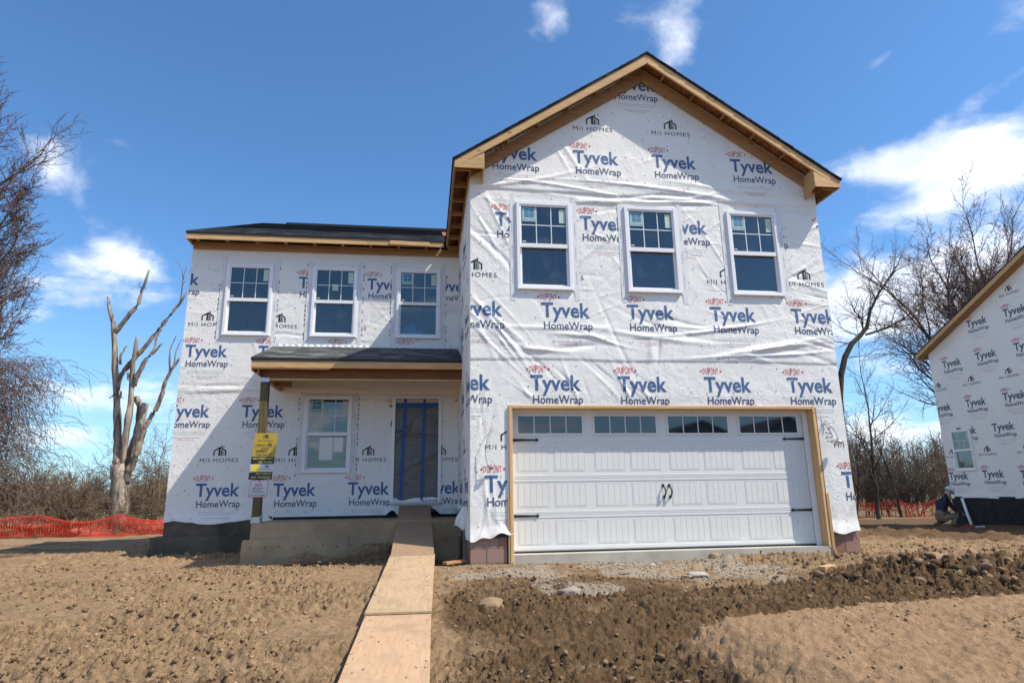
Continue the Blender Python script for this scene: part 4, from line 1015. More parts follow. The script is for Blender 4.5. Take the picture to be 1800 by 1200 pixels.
for V_, F_ in Vs: VV.append(V_); FF.append(F_+o); o += len(V_)
VV = np.concatenate(VV); add('handwritten_note', mesh_np('handwritten_note', g_wall.P(VV[:, 0], VV[:, 1], g_wall.h(VV[:, 0], VV[:, 1])+.005), np.concatenate(FF)), M_black, front)

# ------------------------------------------------------------ garage roof
def slab(name, poly_xz, y0, y1, m, parent): q = MB(); q.prism(poly_xz, y0, y1, 1); return q.build(name, m, parent)
YO = -.36; YB = 9.5
zt = lambda x: ZR-ZS*abs(x-CX)
XLc, XRc = CX-HS, CX+HS
deck = slab('roof_deck', [(XLc, zt(XLc)-.012), (CX, ZR-.012), (XRc, zt(XRc)-.012), (XRc, zt(XRc)-.030), (CX, ZR-.030), (XLc, zt(XLc)-.030)], YO, YB, M_osb, H)
def ribbon_roof(name, x_eave, x_ridge, z_eave, z_ridge, y0, y1, expo, parent, m, wmean=.32):
    """courses of shingles on a slope that rises along x, joined (too many, seen edge-on)"""
    q = MB(); L = math.hypot(x_ridge-x_eave, z_ridge-z_eave); n = int(L/expo); r = random.Random(5)
    for i in range(n+1):
        a = i*expo/L; b_ = min(1, (i+1.25)*expo/L)
        y = y0-r.uniform(0, .25)
        while y < y1:
            w_ = r.uniform(.2, .42); ya = max(y, y0-.012-.01*r.random()); yb = min(y+w_-.004, y1); y += w_
            if yb <= ya: continue
            xa, za = x_eave+(x_ridge-x_eave)*a, z_eave+(z_ridge-z_eave)*a; xb, zb = x_eave+(x_ridge-x_eave)*b_, z_eave+(z_ridge-z_eave)*b_
            q.quad((xa, ya, za+.012), (xa, yb, za+.012), (xb, yb, zb+.004), (xb, ya, zb+.004)); q.quad((xa, ya, za-.004), (xa, yb, za-.004), (xa, yb, za+.012), (xa, ya, za+.012))
            if ya < y0: q.quad((xa, ya, za-.008), (xa, ya, za+.012), (xb, ya, zb+.004), (xb, ya, zb-.012))
    o = q.build(name, m, parent); o['kind'] = 'stuff'; return o
ribbon_roof('shingle_courses', XLc-.02, CX, zt(XLc)-.012, ZR, YO-.01, YB, .145, H, M_shinr)
ribbon_roof('shingle_courses', XRc+.02, CX, zt(XRc)-.012, ZR, YO-.01, YB, .145, H, M_shinr)
for i in range(10):
    y = YO-.02+i*.29
    q = MB(); q.quad((CX-.13, y, ZR-.085+.02), (CX, y, ZR+.022), (CX, y+.31, ZR+.018), (CX-.13, y+.31, ZR-.089+.02)); q.quad((CX+.13, y, ZR-.085+.02), (CX, y, ZR+.022), (CX, y+.31, ZR+.018), (CX+.13, y+.31, ZR-.089+.02)); q.quad((CX-.13, y, ZR-.065), (CX, y, ZR+.022), (CX+.13, y, ZR-.065), (CX, y, ZR-.02)); q.build('ridge_cap_shingle', M_shinr, H)
# drip edge along the rake
for s_ in (-1, 1):
    xe = CX+s_*HS; q = MB(); q.prism([(CX, ZR-.004), (xe, zt(xe)-.004), (xe, zt(xe)-.042), (CX, ZR-.042)], YO-.012, YO-.002, 1); q.build('drip_edge', M_edge, H)
    # barge board (rake fascia), two boards deep
    xe2 = CX+s_*(HS-.015)
    q = MB(); q.prism([(CX+s_*.002, ZR-.043), (xe2, zt(xe2)-.043), (xe2, zt(xe2)-.043-.125), (CX+s_*.002, ZR-.043-.165)], YO, YO+.038, 1)
    me = q.mesh('barge_board'); add('barge_board', me, M_pine, H)
    # sub fascia on the wall
    xw = CX+s_*(3.10); q = MB(); z_w = lambda x: ZR-.135-ZS*abs(x-CX)
    q.prism([(CX+s_*.002, z_w(CX)), (xw, z_w(xw)), (xw, z_w(xw)-.205), (CX+s_*.002, z_w(CX)-.235)], -.062, -.022, 1); add('ledger_board', q.mesh('ledger_board'), M_pined, H)
    # lookouts
    for k in range(1, 7):
        d = k*.56-.18; x = CX+s_*d*.95
        if abs(x-CX) > 2.85: continue
        zz = zt(x)-.075; board('lookout', (x, YO+.038, zz), (x, -.02, zz), .038, .088, M_pined, H, (s_*ZS, 0, 1))
    # boxed eave return
    xa = CX+s_*(HS-.017); xb = CX+s_*(2.90); zb = 5.995
    q = MB(); q.prism([(xa, zt(xa)-.150), (xa, zb), (xb, zb), (xb, zt(xb)-.20)], YO+.001, YO+.020, 1); add('return_gusset', q.mesh('return_gusset'), M_pine, H)
    q = MB(); q.prism([(YO+.02, zb-.0), (YO+.02, zt(xb)-.16), (-.02, zt(xb)-.16), (-.02, zb-.13 if s_ < 0 else zb-.11)], xb-.01, xb+.01, 0); add('return_gusset', q.mesh('return_gusset'), M_pine, H)
    # eave fascia and ladder blocking under the side eave
    xf = CX+s_*(HS-.020); board('eave_fascia', (xf, YO+.04, 6.065), (xf, 3.15 if s_ < 0 else YB, 6.065), .036, .14, M_pined, H)
    board('wall_ledger', (CX+s_*3.12, YO+.4, 6.03), (CX+s_*3.12, 3.45 if s_ < 0 else YB, 6.03), .036, .09, M_pined, H)
    for k in range(7 if s_ < 0 else 14):
        y = YO+.10+k*.58
        if s_ < 0 and y > 3.3: continue
        board('soffit_block', (xf-s_*.02, y, 6.03), (CX+s_*3.10, y, 6.03), .038, .088, M_pined, H)

# ------------------------------------------------------------ low wing roof, shingle by shingle
YE = 3.163; XL0, XL1 = -6.21, -.95; SL = .470; RY = 7.88; ZE = 6.165
ZR2 = ZE+SL*(RY-YE)
q = MB(); q.prism([(YE, ZE-.012), (RY, ZR2-.012), (2*RY-YE, ZE-.012), (2*RY-YE, ZE-.03), (RY, ZR2-.03), (YE, ZE-.03)], XL0, XL1-.01, 0); q.build('roof_deck', M_osb, H)
q = MB(); q.prism([(YE+2.5, ZE+SL*2.5-.012), (RY, ZR2-.012), (2*RY-YE, ZE-.012), (2*RY-YE, ZE-.03), (RY, ZR2-.03), (YE+2.5, ZE+SL*2.5-.03)], XL1+.001, CX+2.9, 0); q.build('roof_deck', M_osb, H)
_sm = {}
def shingle_mesh(w_, d, m):
    k = (round(w_, 2), m.name)
    if k in _sm: return _sm[k]
    q = MB(); q.quad((0, 0, .012), (w_, 0, .012), (w_, d, .004), (0, d, .004)); q.quad((0, 0, -.003), (w_, 0, -.003), (w_, 0, .012), (0, 0, .012)); q.quad((0, 0, -.003), (0, 0, .012), (0, d, .004), (0, d, -.003)); q.quad((w_, 0, -.003), (w_, 0, .012), (w_, d, .004), (w_, d, -.003))
    me = q.mesh('shingle', [m]); _sm[k] = me; return me
def shingles(x0, x1, ye, ze, slope, nrow, expo, parent, limit, edge=lambda y: 0):
    th = math.atan(slope); c, s_ = math.cos(th), math.sin(th); cnt = 0; r = random.Random(8); rest = MB()
    for i in range(nrow):
        y = ye-.012+i*expo*c; z = ze+(y-ye)*slope; x = x0-.012-r.uniform(0, .2)
        while x < x1:
            w_ = r.choice([.22, .26, .30, .34, .38]); xa = max(x, x0-.012); 
            if x < x0-.012: w2 = round(x+w_-xa, 2)
            else: w2 = w_
            if xa+w2 > x1: w2 = round(x1-xa, 2)
            x += w_
            if w2 < .04: continue
            M = Matrix.Translation((xa, y, z)) @ Matrix.Rotation(th, 4, 'X')
            dz = .003*r.random()
            if cnt < limit: add('shingle', shingle_mesh(w2-.004, expo*1.25, M_shin), None, parent, matrix=Matrix.Translation((0, 0, dz)) @ M); cnt += 1
            else:
                P = [M @ Vector(p) for p in ((0, 0, .012), (w2-.004, 0, .012), (w2-.004, expo*1.25, .004), (0, expo*1.25, .004))]; rest.quad(*P); P = [M @ Vector(p) for p in ((0, 0, -.003), (w2-.004, 0, -.003), (w2-.004, 0, .012), (0, 0, .012))]; rest.quad(*P)
    if rest.v: o = rest.build('shingle_courses', M_shinr, parent); o['kind'] = 'stuff'
shingles(XL0, XL1, YE, ZE, SL, 42, .147, H, 280)
q = MB(); q.box((-5.31, RY-.16, ZR2-.05), (XL1+3, RY+.16, ZR2+.022)); q.build('ridge_vent', M_edge, H)
q = MB(); q.box((XL0-.006, YE-.014, ZE-.052), (XL1-.02, YE-.004, ZE-.004)); q.build('drip_edge', M_edge, H)
q = MB(); q.prism([(YE-.01, ZE-.006), (RY, ZR2-.006), (RY, ZR2-.045), (YE-.01, ZE-.045)], XL0-.012, XL0-.004, 0); q.build('drip_edge', M_edge, H)
board('eave_fascia', (XL0, YE+.016, 6.065), (-2.6, YE+.016, 6.068), .036, .125, M_pine, H)
board('eave_fascia', (-2.598, YE+.016, 6.068), (-.99, YE+.016, 6.072), .036, .125, M_pine, H)
board('scab_board', (-2.13, YE-.030, 6.060), (-1.30, YE-.030, 6.048), .036, .085, M_pine, H)
board('frieze_board', (-6.16, DY-.045, 5.980), (-3.4, DY-.045, 5.984), .036, .155, M_pined, H)
board('frieze_board', (-3.398, DY-.045, 5.984), (-.66, DY-.045, 5.990), .036, .155, M_pined, H)
for k in range(9):
    x = -6.05+k*.585
    if x > -1.0: break
    board('rafter_tail', (x, YE+.035, 6.062), (x, DY-.065, 6.10), .038, .086, M_pine, H)
q = MB(); q.prism([(YE, 6.0), (YE, ZE-.05), (RY, ZR2-.05), (RY, ZR2-.20), (YE+.35, 5.99)], XL0+.002, XL0+.036, 0); add('barge_board', q.mesh('barge_board'), M_pine, H)

# ------------------------------------------------------------ porch
PX0, PX1 = -4.41, -.66; PY = 1.90; PZ0 = 3.285; PS = .352
q = MB(); q.prism([(PY, PZ0-.012), (DY-.01, PZ0+PS*(DY-.01-PY)-.012), (DY-.01, PZ0+PS*(DY-.01-PY)-.032), (PY, PZ0-.032)], PX0, PX1, 0); q.build('porch_deck', M_osb, H)
shingles(PX0, PX1, PY, PZ0, PS, 12, .142, H, 200)
q = MB(); q.box((PX0-.006, PY-.013, PZ0-.052), (PX1, PY-.003, PZ0-.004)); q.build('drip_edge', M_edge, H)
q = MB(); q.prism([(PY-.01, PZ0-.004), (DY-.012, PZ0+PS*(DY-PY)-.008), (DY-.012, PZ0+PS*(DY-PY)-.045), (PY-.01, PZ0-.045)], PX0-.012, PX0-.003, 0); q.build('drip_edge', M_edge, H)
q = MB(); zf = PZ0+PS*(DY-PY)
for i in range(30):
    a = PX0+.03+i*.124; n = .03+.012*math.sin(i*2.3); q.quad((a, DY-.018, zf+.05+.006*math.sin(i*5)), (a+.062, DY-.03-n*.4, zf+.045), (a+.062, DY-.05, zf-.0), (a, DY-.03, zf+.003)); q.quad((a+.062, DY-.03-n*.4, zf+.045), (a+.124, DY-.018, zf+.05), (a+.124, DY-.03, zf+.003), (a+.062, DY-.05, zf-.0))
q.build('crimped_flashing', M_tape, H)
board('porch_fascia', (PX0, PY+.016, 3.175), (PX1, PY+.016, 3.178), .036, .135, M_pine, H)
board('porch_fascia', (PX0+.04, PY+.034, 3.105), (-3.05, PY+.034, 3.10), .03, .03, M_pine, H)
board('porch_beam', (-4.27, PY+.25, 3.055), (PX1, PY+.25, 3.060), .09, .215, M_lvl, H)
board('porch_beam_plate', (-4.275, PY+.25, 2.932), (PX1, PY+.25, 2.936), .14, .030, M_pine, H)
board('porch_beam', (-4.235, PY+.30, 3.03), (-4.235, DY-.02, 3.03), .075, .20, M_pine, H)
board('porch_beam', (-4.30, PY+.05, 3.11), (-4.30, DY-.02, 3.11), .03, .24, M_pined, H)
q = MB(); q.prism([(PY+.036, 3.05), (PY+.036, PZ0-.05), (DY-.02, PZ0+PS*(DY-PY)-.055), (DY-.02, 3.13)], PX0+.002, PX0+.034, 0); add('barge_board', q.mesh('barge_board'), M_pined, H)
for k in range(10):
    x = -4.05+k*.385
    if x > -.75: break
    board('porch_rafter', (x, PY+.035, 3.185), (x, DY-.04, 3.20+PS*1.45-.03), .038, .088, M_pined, H)
q = MB(); q.box((-4.2, DY-.75, 2.955), (-3.9, DY-.62, 3.12)); 
board('porch_corner_blocking', (-4.19, DY-.50, 3.02), (-3.92, DY-.50, 3.02), .09, .17, M_pined, H)
post = board('porch_post', (-4.185, PY+.26, .475), (-4.205, PY+.26, 2.918), .135, .135, M_treat, H, (0,1,0))
q = MB(); q.box((-4.265, PY+.175, .435), (-4.105, PY+.345, .465)); q.box((-4.262, PY+.178, .465), (-4.256, PY+.342, .56)); q.box((-4.114, PY+.178, .465), (-4.108, PY+.342, .56)); q.box((-4.25, PY+.176, .465), (-4.12, PY+.182, .535)); q.build('post_bracket', plain('galvanised', (.50,.51,.53), .35, .5), H)
q = MB(); q.box((-4.28, PY+.172, 2.88), (-4.12, PY+.178, 2.955)); q.build('post_bracket', MATS['galvanised'], H)
# concrete: porch stem wall with its footing step
def rough_box(name, lo, hi, m, parent, amp=.008, step=.08, seed=1, taper=0):
    bm = bmesh.new(); bmesh.ops.create_cube(bm, size=1)
    for v in bm.verts: v.co = Vector([lo[i]+(v.co[i]+.5)*(hi[i]-lo[i]) for i in range(3)])
    for _ in range(6):
        e = [x for x in bm.edges if x.calc_length() > step*1.6]
        if not e: break
        bmesh.ops.subdivide_edges(bm, edges=e, cuts=1, use_grid_fill=True)
    for v in bm.verts:
        c = v.co; k = (c.z-lo[2])/(hi[2]-lo[2]); n = float(fbm(c.x*3+c.y*2, c.z*5+c.y*3, 3, seed))-.5; n2 = float(vn(c.x*14, c.z*14+c.y*9, seed+4))-.5
        c.y += amp*(2*n+.5*n2); c.z += amp*(n+.6*n2); c.x += amp*n
        if taper: c.x += taper*(1-k)*(1 if c.x < (lo[0]+hi[0])/2 else 0)*-1
    me = bpy.data.meshes.new(name); bm.to_mesh(me); bm.free(); return add(name, me, m, parent, smooth=False)
rough_box('porch_foundation', (-4.235, PY+.14, -.5), (-.66, DY-.02, .432), M_conc, H, .006, .09, 3, .03)
rough_box('porch_footing', (-4.34, PY+.05, -.6), (-2.60, PY+.20, .160), M_conc, H, .012, .07, 5, .03)
rough_box('porch_footing', (-2.598, PY+.06, -.6), (-.70, PY+.20, .150), M_conc, H, .012, .07, 6)
rough_box('foundation_wall', (-6.17, DY-.015, -.6), (-4.22, DY+.2, .50), M_concd, H, .006, .1, 7)
rough_box('foundation_ledge', (-6.34, DY-.14, -.6), (-4.25, DY+.3, .165), M_concd, H, .012, .08, 8, .05)
q = MB(); q.box((-6.17, DY+.2, -.6), (-6.10, 11.2, .5)); q.build('side_foundation_wall', M_tar, H)
q = MB()
for i in range(34):
    a = -4.2+i*.105; q.quad((a, DY-.05, .434), (a+.105, DY-.05, .434), (a+.105, DY-.055, .485), (a, DY-.055, .485))
q.build('black_sill_strip', M_tar, H)

# ------------------------------------------------------------ signs on the porch post
YP = PY+.26-.0675
sgn = Wall((0, YP-.004, 0), (1, 0, 0), (0, -1, 0), None)
def sboard(parent, nm, a, b_, c, d, m, n0=.0, n1=.004, skew=.0):
    q = MB(); T = lambda x, n, y: (x+skew*(y-1.4), YP-.004-n, y); q.box((a, n0, c), (b_, n1, d), T=T); return q.build(nm, m, parent)
SK = .065
def sg(parts, m, parent, nm, n=.0075):
    Vs = []; Fs = []; o = 0
    for V_, F_ in parts: Vs.append(V_); Fs.append(F_+o); o += len(V_)
    V_ = np.concatenate(Vs); V_ = np.stack([V_[:, 0]+SK*(V_[:, 1]-1.4), V_[:, 1]], 1)
    return add(nm, mesh_np(nm, sgn.P(V_[:, 0], V_[:, 1], np.full(len(V_), n)), np.concatenate(Fs)), m, parent)
S1 = empty('safety_sign', (-4.14, YP-.01, 1.16), 'yellow and black hard hat and lot number sign fixed to the porch post', 'sign')
M_yel = plain('sign_yellow', (.44,.31,.04), .4, .4); M_sblk = plain('sign_black', (.02,.02,.022), .4); M_swht = plain('sign_white', (.56,.56,.60), .4); M_sred = plain('sign_red', (.55,.03,.05), .4)
x0, x1 = -4.335, -3.945
sboard(S1, 'yellow_plate', x0, x1, 1.556, 1.965, M_yel, skew=SK)
sboard(S1, 'black_plate', x0-.004, x1-.002, 1.424, 1.556, M_sblk, skew=SK); sboard(S1, 'white_plate', x0-.002, x1-.004, 1.293, 1.424, M_swht, skew=SK); sboard(S1, 'black_plate', x0-.004, x1-.006, 1.163, 1.293, M_sblk, skew=SK)
icon = [(V_*.62+np.array([-4.14, 1.875]), F_) for V_, F_ in house_icon(.62)]
sg(icon, M_sblk, S1, 'emblem'); sg([fit(glyphs('M/I HOMES', 0, 1.2), -4.26, 1.82, .25, .022, CAPH)], M_sblk, S1, 'lettering')
sg([fit(glyphs('HOMESITE #', .01), -4.30, 1.745, .17, .020, CAPH), fit(glyphs('ADDRESS', .015), -4.20, 1.685, .14, .020, CAPH)], M_sblk, S1, 'lettering')
sg([fit(glyphs('36', .012, 1, .25), -4.105, 1.740, .085, .050, CAPH), fit(glyphs('24501', .01, 1, .2), -4.285, 1.628, .20, .045, CAPH), fit(glyphs('Calif Lake Dr', .01, 1, .3), -4.265, 1.575, .27, .032, CAPH)], M_sblk, S1, 'handwriting')
sg(stroke([(-4.32, 1.728), (-3.97, 1.728)], .0015), M_sblk, S1, 'ruled_line')
sg([fit(glyphs('NO HARD HAT', .02), -4.31, 1.505, .345, .036, CAPH), fit(glyphs('NO WORK', .02), -4.205, 1.440, .24, .036, CAPH), fit(glyphs('NO CASCO', .02), -4.225, 1.245, .255, .034, CAPH), fit(glyphs('NO TRABAJA', .02), -4.29, 1.183, .32, .036, CAPH)], plain('sign_letter_yellow', (.55,.50,.14), .4), S1, 'lettering')
icon = [(V_*.5+np.array([-4.06, 1.365]), F_) for V_, F_ in house_icon(.55)]
sg(icon, M_sblk, S1, 'emblem'); sg([fit(glyphs('M/I HOMES', 0, 1.1), -4.14, 1.330, .16, .014, CAPH)], M_sblk, S1, 'lettering')
hat = [(-4.335+.0, 1.325), (-4.30, 1.312), (-4.20, 1.300), (-4.165, 1.305), (-4.178, 1.34), (-4.185, 1.385), (-4.205, 1.415), (-4.245, 1.432), (-4.285, 1.418), (-4.315, 1.385), (-4.325, 1.345)]
sg([polyq(hat)], plain('hat_yellow', (.72,.60,.04), .4), S1, 'hard_hat_picture')
S2 = empty('notice_sign', (-4.15, YP-.01, .86), 'small white notice with red lettering below the yellow sign on the porch post', 'sign')
a0, a1 = -4.300, -3.995
sboard(S2, 'notice_plate', a0, a1, .862, 1.158, M_swht, skew=SK)
bd = []
for p in (((a0+.004, .866), (a1-.004, .866)), ((a1-.004, .866), (a1-.004, 1.154)), ((a1-.004, 1.154), (a0+.004, 1.154)), ((a0+.004, 1.154), (a0+.004, .866))): bd += stroke(list(p), .0035)
sg(bd, M_sred, S2, 'border'); sg([(V_*.35+np.array([-4.145, 1.118]), F_) for V_, F_ in house_icon(.45)], M_sblk, S2, 'emblem')
sg([fit(glyphs('NO', .02, 1.15), -4.205, 1.045, .11, .045, CAPH)], M_sred, S2, 'lettering')
sg([fit(glyphs('SMOKING', .02, 1.2), -4.25, 1.008, .20, .018, CAPH), fit(glyphs('EATING', .02, 1.2), -4.25, .972, .16, .018, CAPH), fit(glyphs('DRINKING', .02, 1.2), -4.25, .936, .21, .018, CAPH), fit(glyphs('IN THE HOME', .02, 1.2), -4.275, .885, .25, .020, CAPH)], M_sblk, S2, 'lettering')

# ------------------------------------------------------------ plywood ramp
def plyb(base, dark, stain):
    def b(t):
        g = t.n('ShaderNodeNewGeometry').outputs['Position']
        gr = t.noise(t.vmath('MULTIPLY', g, (9, 1.0, 9)), 2.2, 5, .6, 1.5)
        c = t.mix(t.smooth(gr, .3, .75), base, dark)
        s_ = t.noise(g, 3.5, 6, .65); c = t.mix(t.smooth(s_, .56, .74, 0, .75), c, stain)
        v = t.n('ShaderNodeTexVoronoi', {'Vector': g, 'Scale': 3.0}, feature='F1'); c = t.mix(t.smooth(v.outputs['Distance'], .06, .035, 0, .8), c, (.14,.07,.04))
        d = t.noise(g, 45, 4, .7); c = t.mix(t.smooth(d, .62, .72, 0, .6), c, (.22,.15,.09))
        dd_ = t.noise(g, 1.4, 7, .7, .6); c = t.mix(t.smooth(dd_, .50, .68, 0, .6), c, (.30,.215,.135))
        e_ = t.noise(t.vmath('MULTIPLY', g, (1, .6, 1)), 11, 6, .75); c = t.mix(t.smooth(e_, .60, .70, 0, .7), c, (.20,.13,.08))
        return bsdf(t, c, .75, .2, t.n('ShaderNodeBump', {'Height': gr, 'Strength': .5, 'Distance': .002}).outputs[0])
    return b
M_ply1 = mat('plywood_weathered', plyb((.33,.22,.14), (.25,.16,.10), (.16,.10,.06))); M_ply2 = mat('plywood_tan', plyb((.47,.34,.21), (.38,.26,.155), (.27,.19,.12))); M_ply3 = mat('plywood_pink', plyb((.50,.335,.205), (.41,.265,.16), (.42,.22,.13)))
def plank(name, c0, c1, w0, w1, m, label, th=.018, sag=0):
    c0, c1 = Vector(c0), Vector(c1); d = c1-c0; n = max(2, int(d.length/.25)); side = Vector((-d.y, d.x, 0)).normalized()*-1
    q = MB(); pts = []
    for i in range(n+1):
        k = i/n; c = c0.lerp(c1, k); w_ = (w0+(w1-w0)*k)/2; c.z += -sag*4*k*(1-k)+.003*math.sin(i*1.9); pts.append((c-side*w_, c+side*w_))
    V_ = []
    for a, b_ in pts: V_ += [a, b_, b_-Vector((0,0,th)), a-Vector((0,0,th))]
    q.v = [tuple(v) for v in V_]
    for i in range(n):
        for j in range(4): q.f.append((i*4+j, i*4+(j+1) % 4, (i+1)*4+(j+1) % 4, (i+1)*4+j)); q.mi.append(0)
    q.f.append((0, 3, 2, 1)); q.f.append((n*4, n*4+1, n*4+2, n*4+3)); q.mi += [0, 0]
    return tag(q.build(name, m), label, 'plywood', 'plywood sheets of the ramp')
plank('plywood_sheet', (-1.500, 3.38, .660), (-1.475, -.28, .020), .60, .61, M_ply1, 'stained plywood sheet sloping up to the plastic covered front doorway', sag=.015)
plank('plywood_sheet', (-1.475, -.10, .040), (-1.55, -3.36, -.175), .63, .61, M_ply2, 'tan plywood sheet in the middle of the ramp', sag=.01)
plank('plywood_sheet', (-1.548, -3.28, -.195), (-1.62, -7.2, -.52), .60, .62, M_ply3, 'pinkish plywood sheet nearest the camera at the foot of the ramp')
o = board('lumber_block', (-1.80, 3.33, .615), (-1.16, 3.33, .615), .09, .05, M_pined, None); tag(o, 'short timber block carrying the top of the ramp under the doorway', 'timber block')
rp = []; rs_ = []
for i in range(150):
    y = rng.uniform(-5.6, 3.0); x = -1.50+.29*rng.choice([-1, 1])*rng.power(4)-.028*max(0, -y)*.6
    z = float(np.interp(y, [-7.2, -3.32, -3.28, -.12, -.1, 3.38], [-.52, -.195, -.175, .04, .02, .66]))
    rp.append((x, y, z)); rs_.append(rng.uniform(.002, .007))
scatter('ramp_crumbs', rp, np.array(rs_), L1, M_clodd, 'crumbs of dirt scattered over the plywood ramp')
q = MB()
for i in range(14):
    x = -4.2+i*.235
    if x > -.9: break
    yf = PY+.05-.012 if x < -2.6 else PY+.06-.012
    q.prism([(x+.011*math.cos(a), .03+.012*(i % 3)+.011*math.sin(a)) for a in np.linspace(0, 2*math.pi, 8)[:-1]], yf, yf+.004, 1)
o = q.build('form_tie_mark', M_tar, H); o['kind'] = 'stuff'
# loose things on the soil
def rock(name, x, y, r, m, label, cat, seed, dz=0):
    o = blob(name, (0, 0, 0), r, m, None, seed, .34); o.location = (x, y, gz(x, y)+r[2]*.12+dz); return tag(o, label, cat)
rock('rock', -.615, -2.75, (.16, .12, .07), mat('tan_rock', lumpb((.30,.215,.135), (.24,.165,.10), 12)), 'rounded tan rock half buried beside the ramp', 'rock', 3)
rock('rock', .30, -2.35, (.13, .09, .065), mat('grey_rock', lumpb((.20,.165,.125), (.33,.29,.24), 12)), 'low greyish rock among clods right of the ramp', 'rock', 4)
rock('concrete_chunk', 2.16, -1.50, (.15, .09, .04), mat('pale_concrete', lumpb((.30,.27,.23), (.46,.43,.38), 14)), 'flat pale chunk of broken concrete lying before the garage door', 'concrete chunk', 6, .02)
rock('earth_lump', 5.5, -1.55, (.20, .14, .14), M_clod, 'big smooth ridged lump of clay right of the garage', 'earth lump', 7); rock('earth_lump', 6.15, -1.25, (.22, .12, .11), M_clod, 'second large clay lump standing behind the ridged one', 'earth lump', 8)
rock('earth_lump', 2.85, -.55, (.09, .08, .08), M_clod, 'single clay lump touching the garage slab', 'earth lump', 9)
tag(board('lumber_scrap', (1.93, -1.55, gz(1.93, -1.55)+.03), (1.99, -1.68, gz(1.99, -1.68)+.05), .05, .02, M_pine, None), 'small upright scrap of lumber left of the concrete chunk', 'lumber scrap')
tag(board('lumber_scrap', (3.70, -1.78, gz(3.7, -1.78)+.05), (3.95, -1.62, gz(3.95, -1.62)+.05), .10, .05, M_pine, None), 'pale offcut of lumber among the stones left of the dark heap', 'lumber scrap')
q = board('lumber_scrap', (-1.02, -.10, gz(-1.0, -.1)+.04), (-.72, .16, gz(-.72, .16)+.07), .09, .038, M_pined, None); tag(q, 'short board end lying between the ramp and the block corner', 'lumber scrap')
q = MB(); r3 = random.Random(3)
for i in range(9):
    a = r3.uniform(0, 6); q.box((-.05, -.012, 0), (.06, .012, .012), T=lambda x, y, z, a=a, i=i: (7.0+.10*math.cos(i)+x*math.cos(a)-y*math.sin(a), -1.13+.05*math.sin(i*2)+x*math.sin(a)+y*math.cos(a), gz(7, -1.13)+.05+z+.006*i))
tag(q.build('marker_ribbon', plain('yellow_plastic', (.80,.58,.02), .4)), 'crumpled bright yellow marker ribbon lying on the soil at the right edge', 'ribbon')
for i, (x, y, lb_) in enumerate(((-3.0, 1.55, 'white paper scrap on the dark soil under the porch'), (-3.9, 1.35, 'pale plastic scrap lying left below the porch post'), (1.95, -.45, 'white scrap lying at the foot of the garage door'))):
    o = rock('litter_scrap', x, y, (.035, .02, .012), M_stw, lb_, 'litter', 20+i, .01)

# ------------------------------------------------------------ neighbouring house
NH = empty('neighbour_house', (NX+1, 5.2, -.3), 'neighbouring house at the right edge with printed white sheeting and a black foundation', 'house')
NS = .467; NY0, NY1 = 10.94, -.6; NRY = (NY0+NY1)/2; NZE = 5.66
n_top = lambda u: NZE+.02+NS*(NY0-NRY-np.abs(-u-NRY))
n_bot = lambda u: .47+.015*np.sin(u*3)
nw = sheet('side_wall', n_wall, -NY0, -NY1, .46, 8.6, .045, NH, M_wrap, n_top, n_bot, .3)
TN = [('big', -9.08+.0, 6.35), ('big', -7.65, 6.34), ('big', -6.22, 6.34), ('big', -10.5, 6.35), ('mi', -8.74, 6.75), ('mi', -7.31, 6.75), ('mi', -5.88, 6.75), ('big', -7.65, 7.72), ('big', -6.2, 7.72),
      ('big', -10.375, 5.20), ('big', -8.965, 5.20), ('big', -7.51, 5.20), ('big', -6.08, 5.2), ('mi', -10.72, 4.19), ('mi', -9.29, 4.19), ('mi', -7.86, 4.19), ('mi', -6.43, 4.19),
      ('big', -11.12, 3.72), ('big', -9.68, 3.72), ('big', -8.23, 3.73), ('big', -6.8, 3.73), ('plainbig', -10.27, 2.82), ('plainbig', -8.83, 2.82), ('plainbig', -7.4, 2.82), ('mi', -10.6, 1.83), ('mi', -9.17, 1.83), ('mi', -7.74, 1.83),
      ('big', -10.91, 1.33), ('big', -9.515, 1.36), ('big', -8.14, 1.31), ('big', -6.7, 1.31)]
_kp['bigN'] = None
for kind, u, z in TN:
    kk = 'bign' if kind == 'big' else kind
    # trim everything above the sloping roof line to the tallest whole rectangle
    wrap_print(n_wall, kk, u, z, nw, (-NY0+.02, 0, .5, float(n_top(np.array(max(u, -NY0)))) - .06), lift=.006)
ticks(n_wall, [(rr.uniform(-10.8, -5.5), rr.uniform(.7, 7.5), rr.uniform(.006, .02), rr.uniform(0, 3)) for _ in range(170)], nw, M_gray)
window(n_wall, -10.545, 2.765, NWW, NWH, NH, 2, None, False)
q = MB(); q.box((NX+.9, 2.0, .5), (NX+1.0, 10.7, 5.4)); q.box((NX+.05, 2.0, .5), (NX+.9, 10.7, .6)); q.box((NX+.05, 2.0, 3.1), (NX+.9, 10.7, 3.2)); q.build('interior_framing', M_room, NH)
board('wall_stud', (NX+.25, 10.05, .6), (NX+.25, 10.05, 3.0), .14, .04, M_pine, NH, (1,0,0))
rough_box('foundation_wall', (NX-.02, NY1, -1.2), (NX+.3, NY0-.02, .52), M_tar, NH, .008, .5, 30)
q = MB(); q.box((NX+.3, NY0-.2, -1), (NX+8, NY0-.02, 5.7)); q.box((NX+.3, NY1, -1), (NX+8, NY1+.02, 5.7)); q.build('front_and_rear_walls', M_wrap, NH)
RX0 = NX-.30
q = MB(); ze = NZE+.10; zr_ = ze+NS*(NY0+.30-NRY)
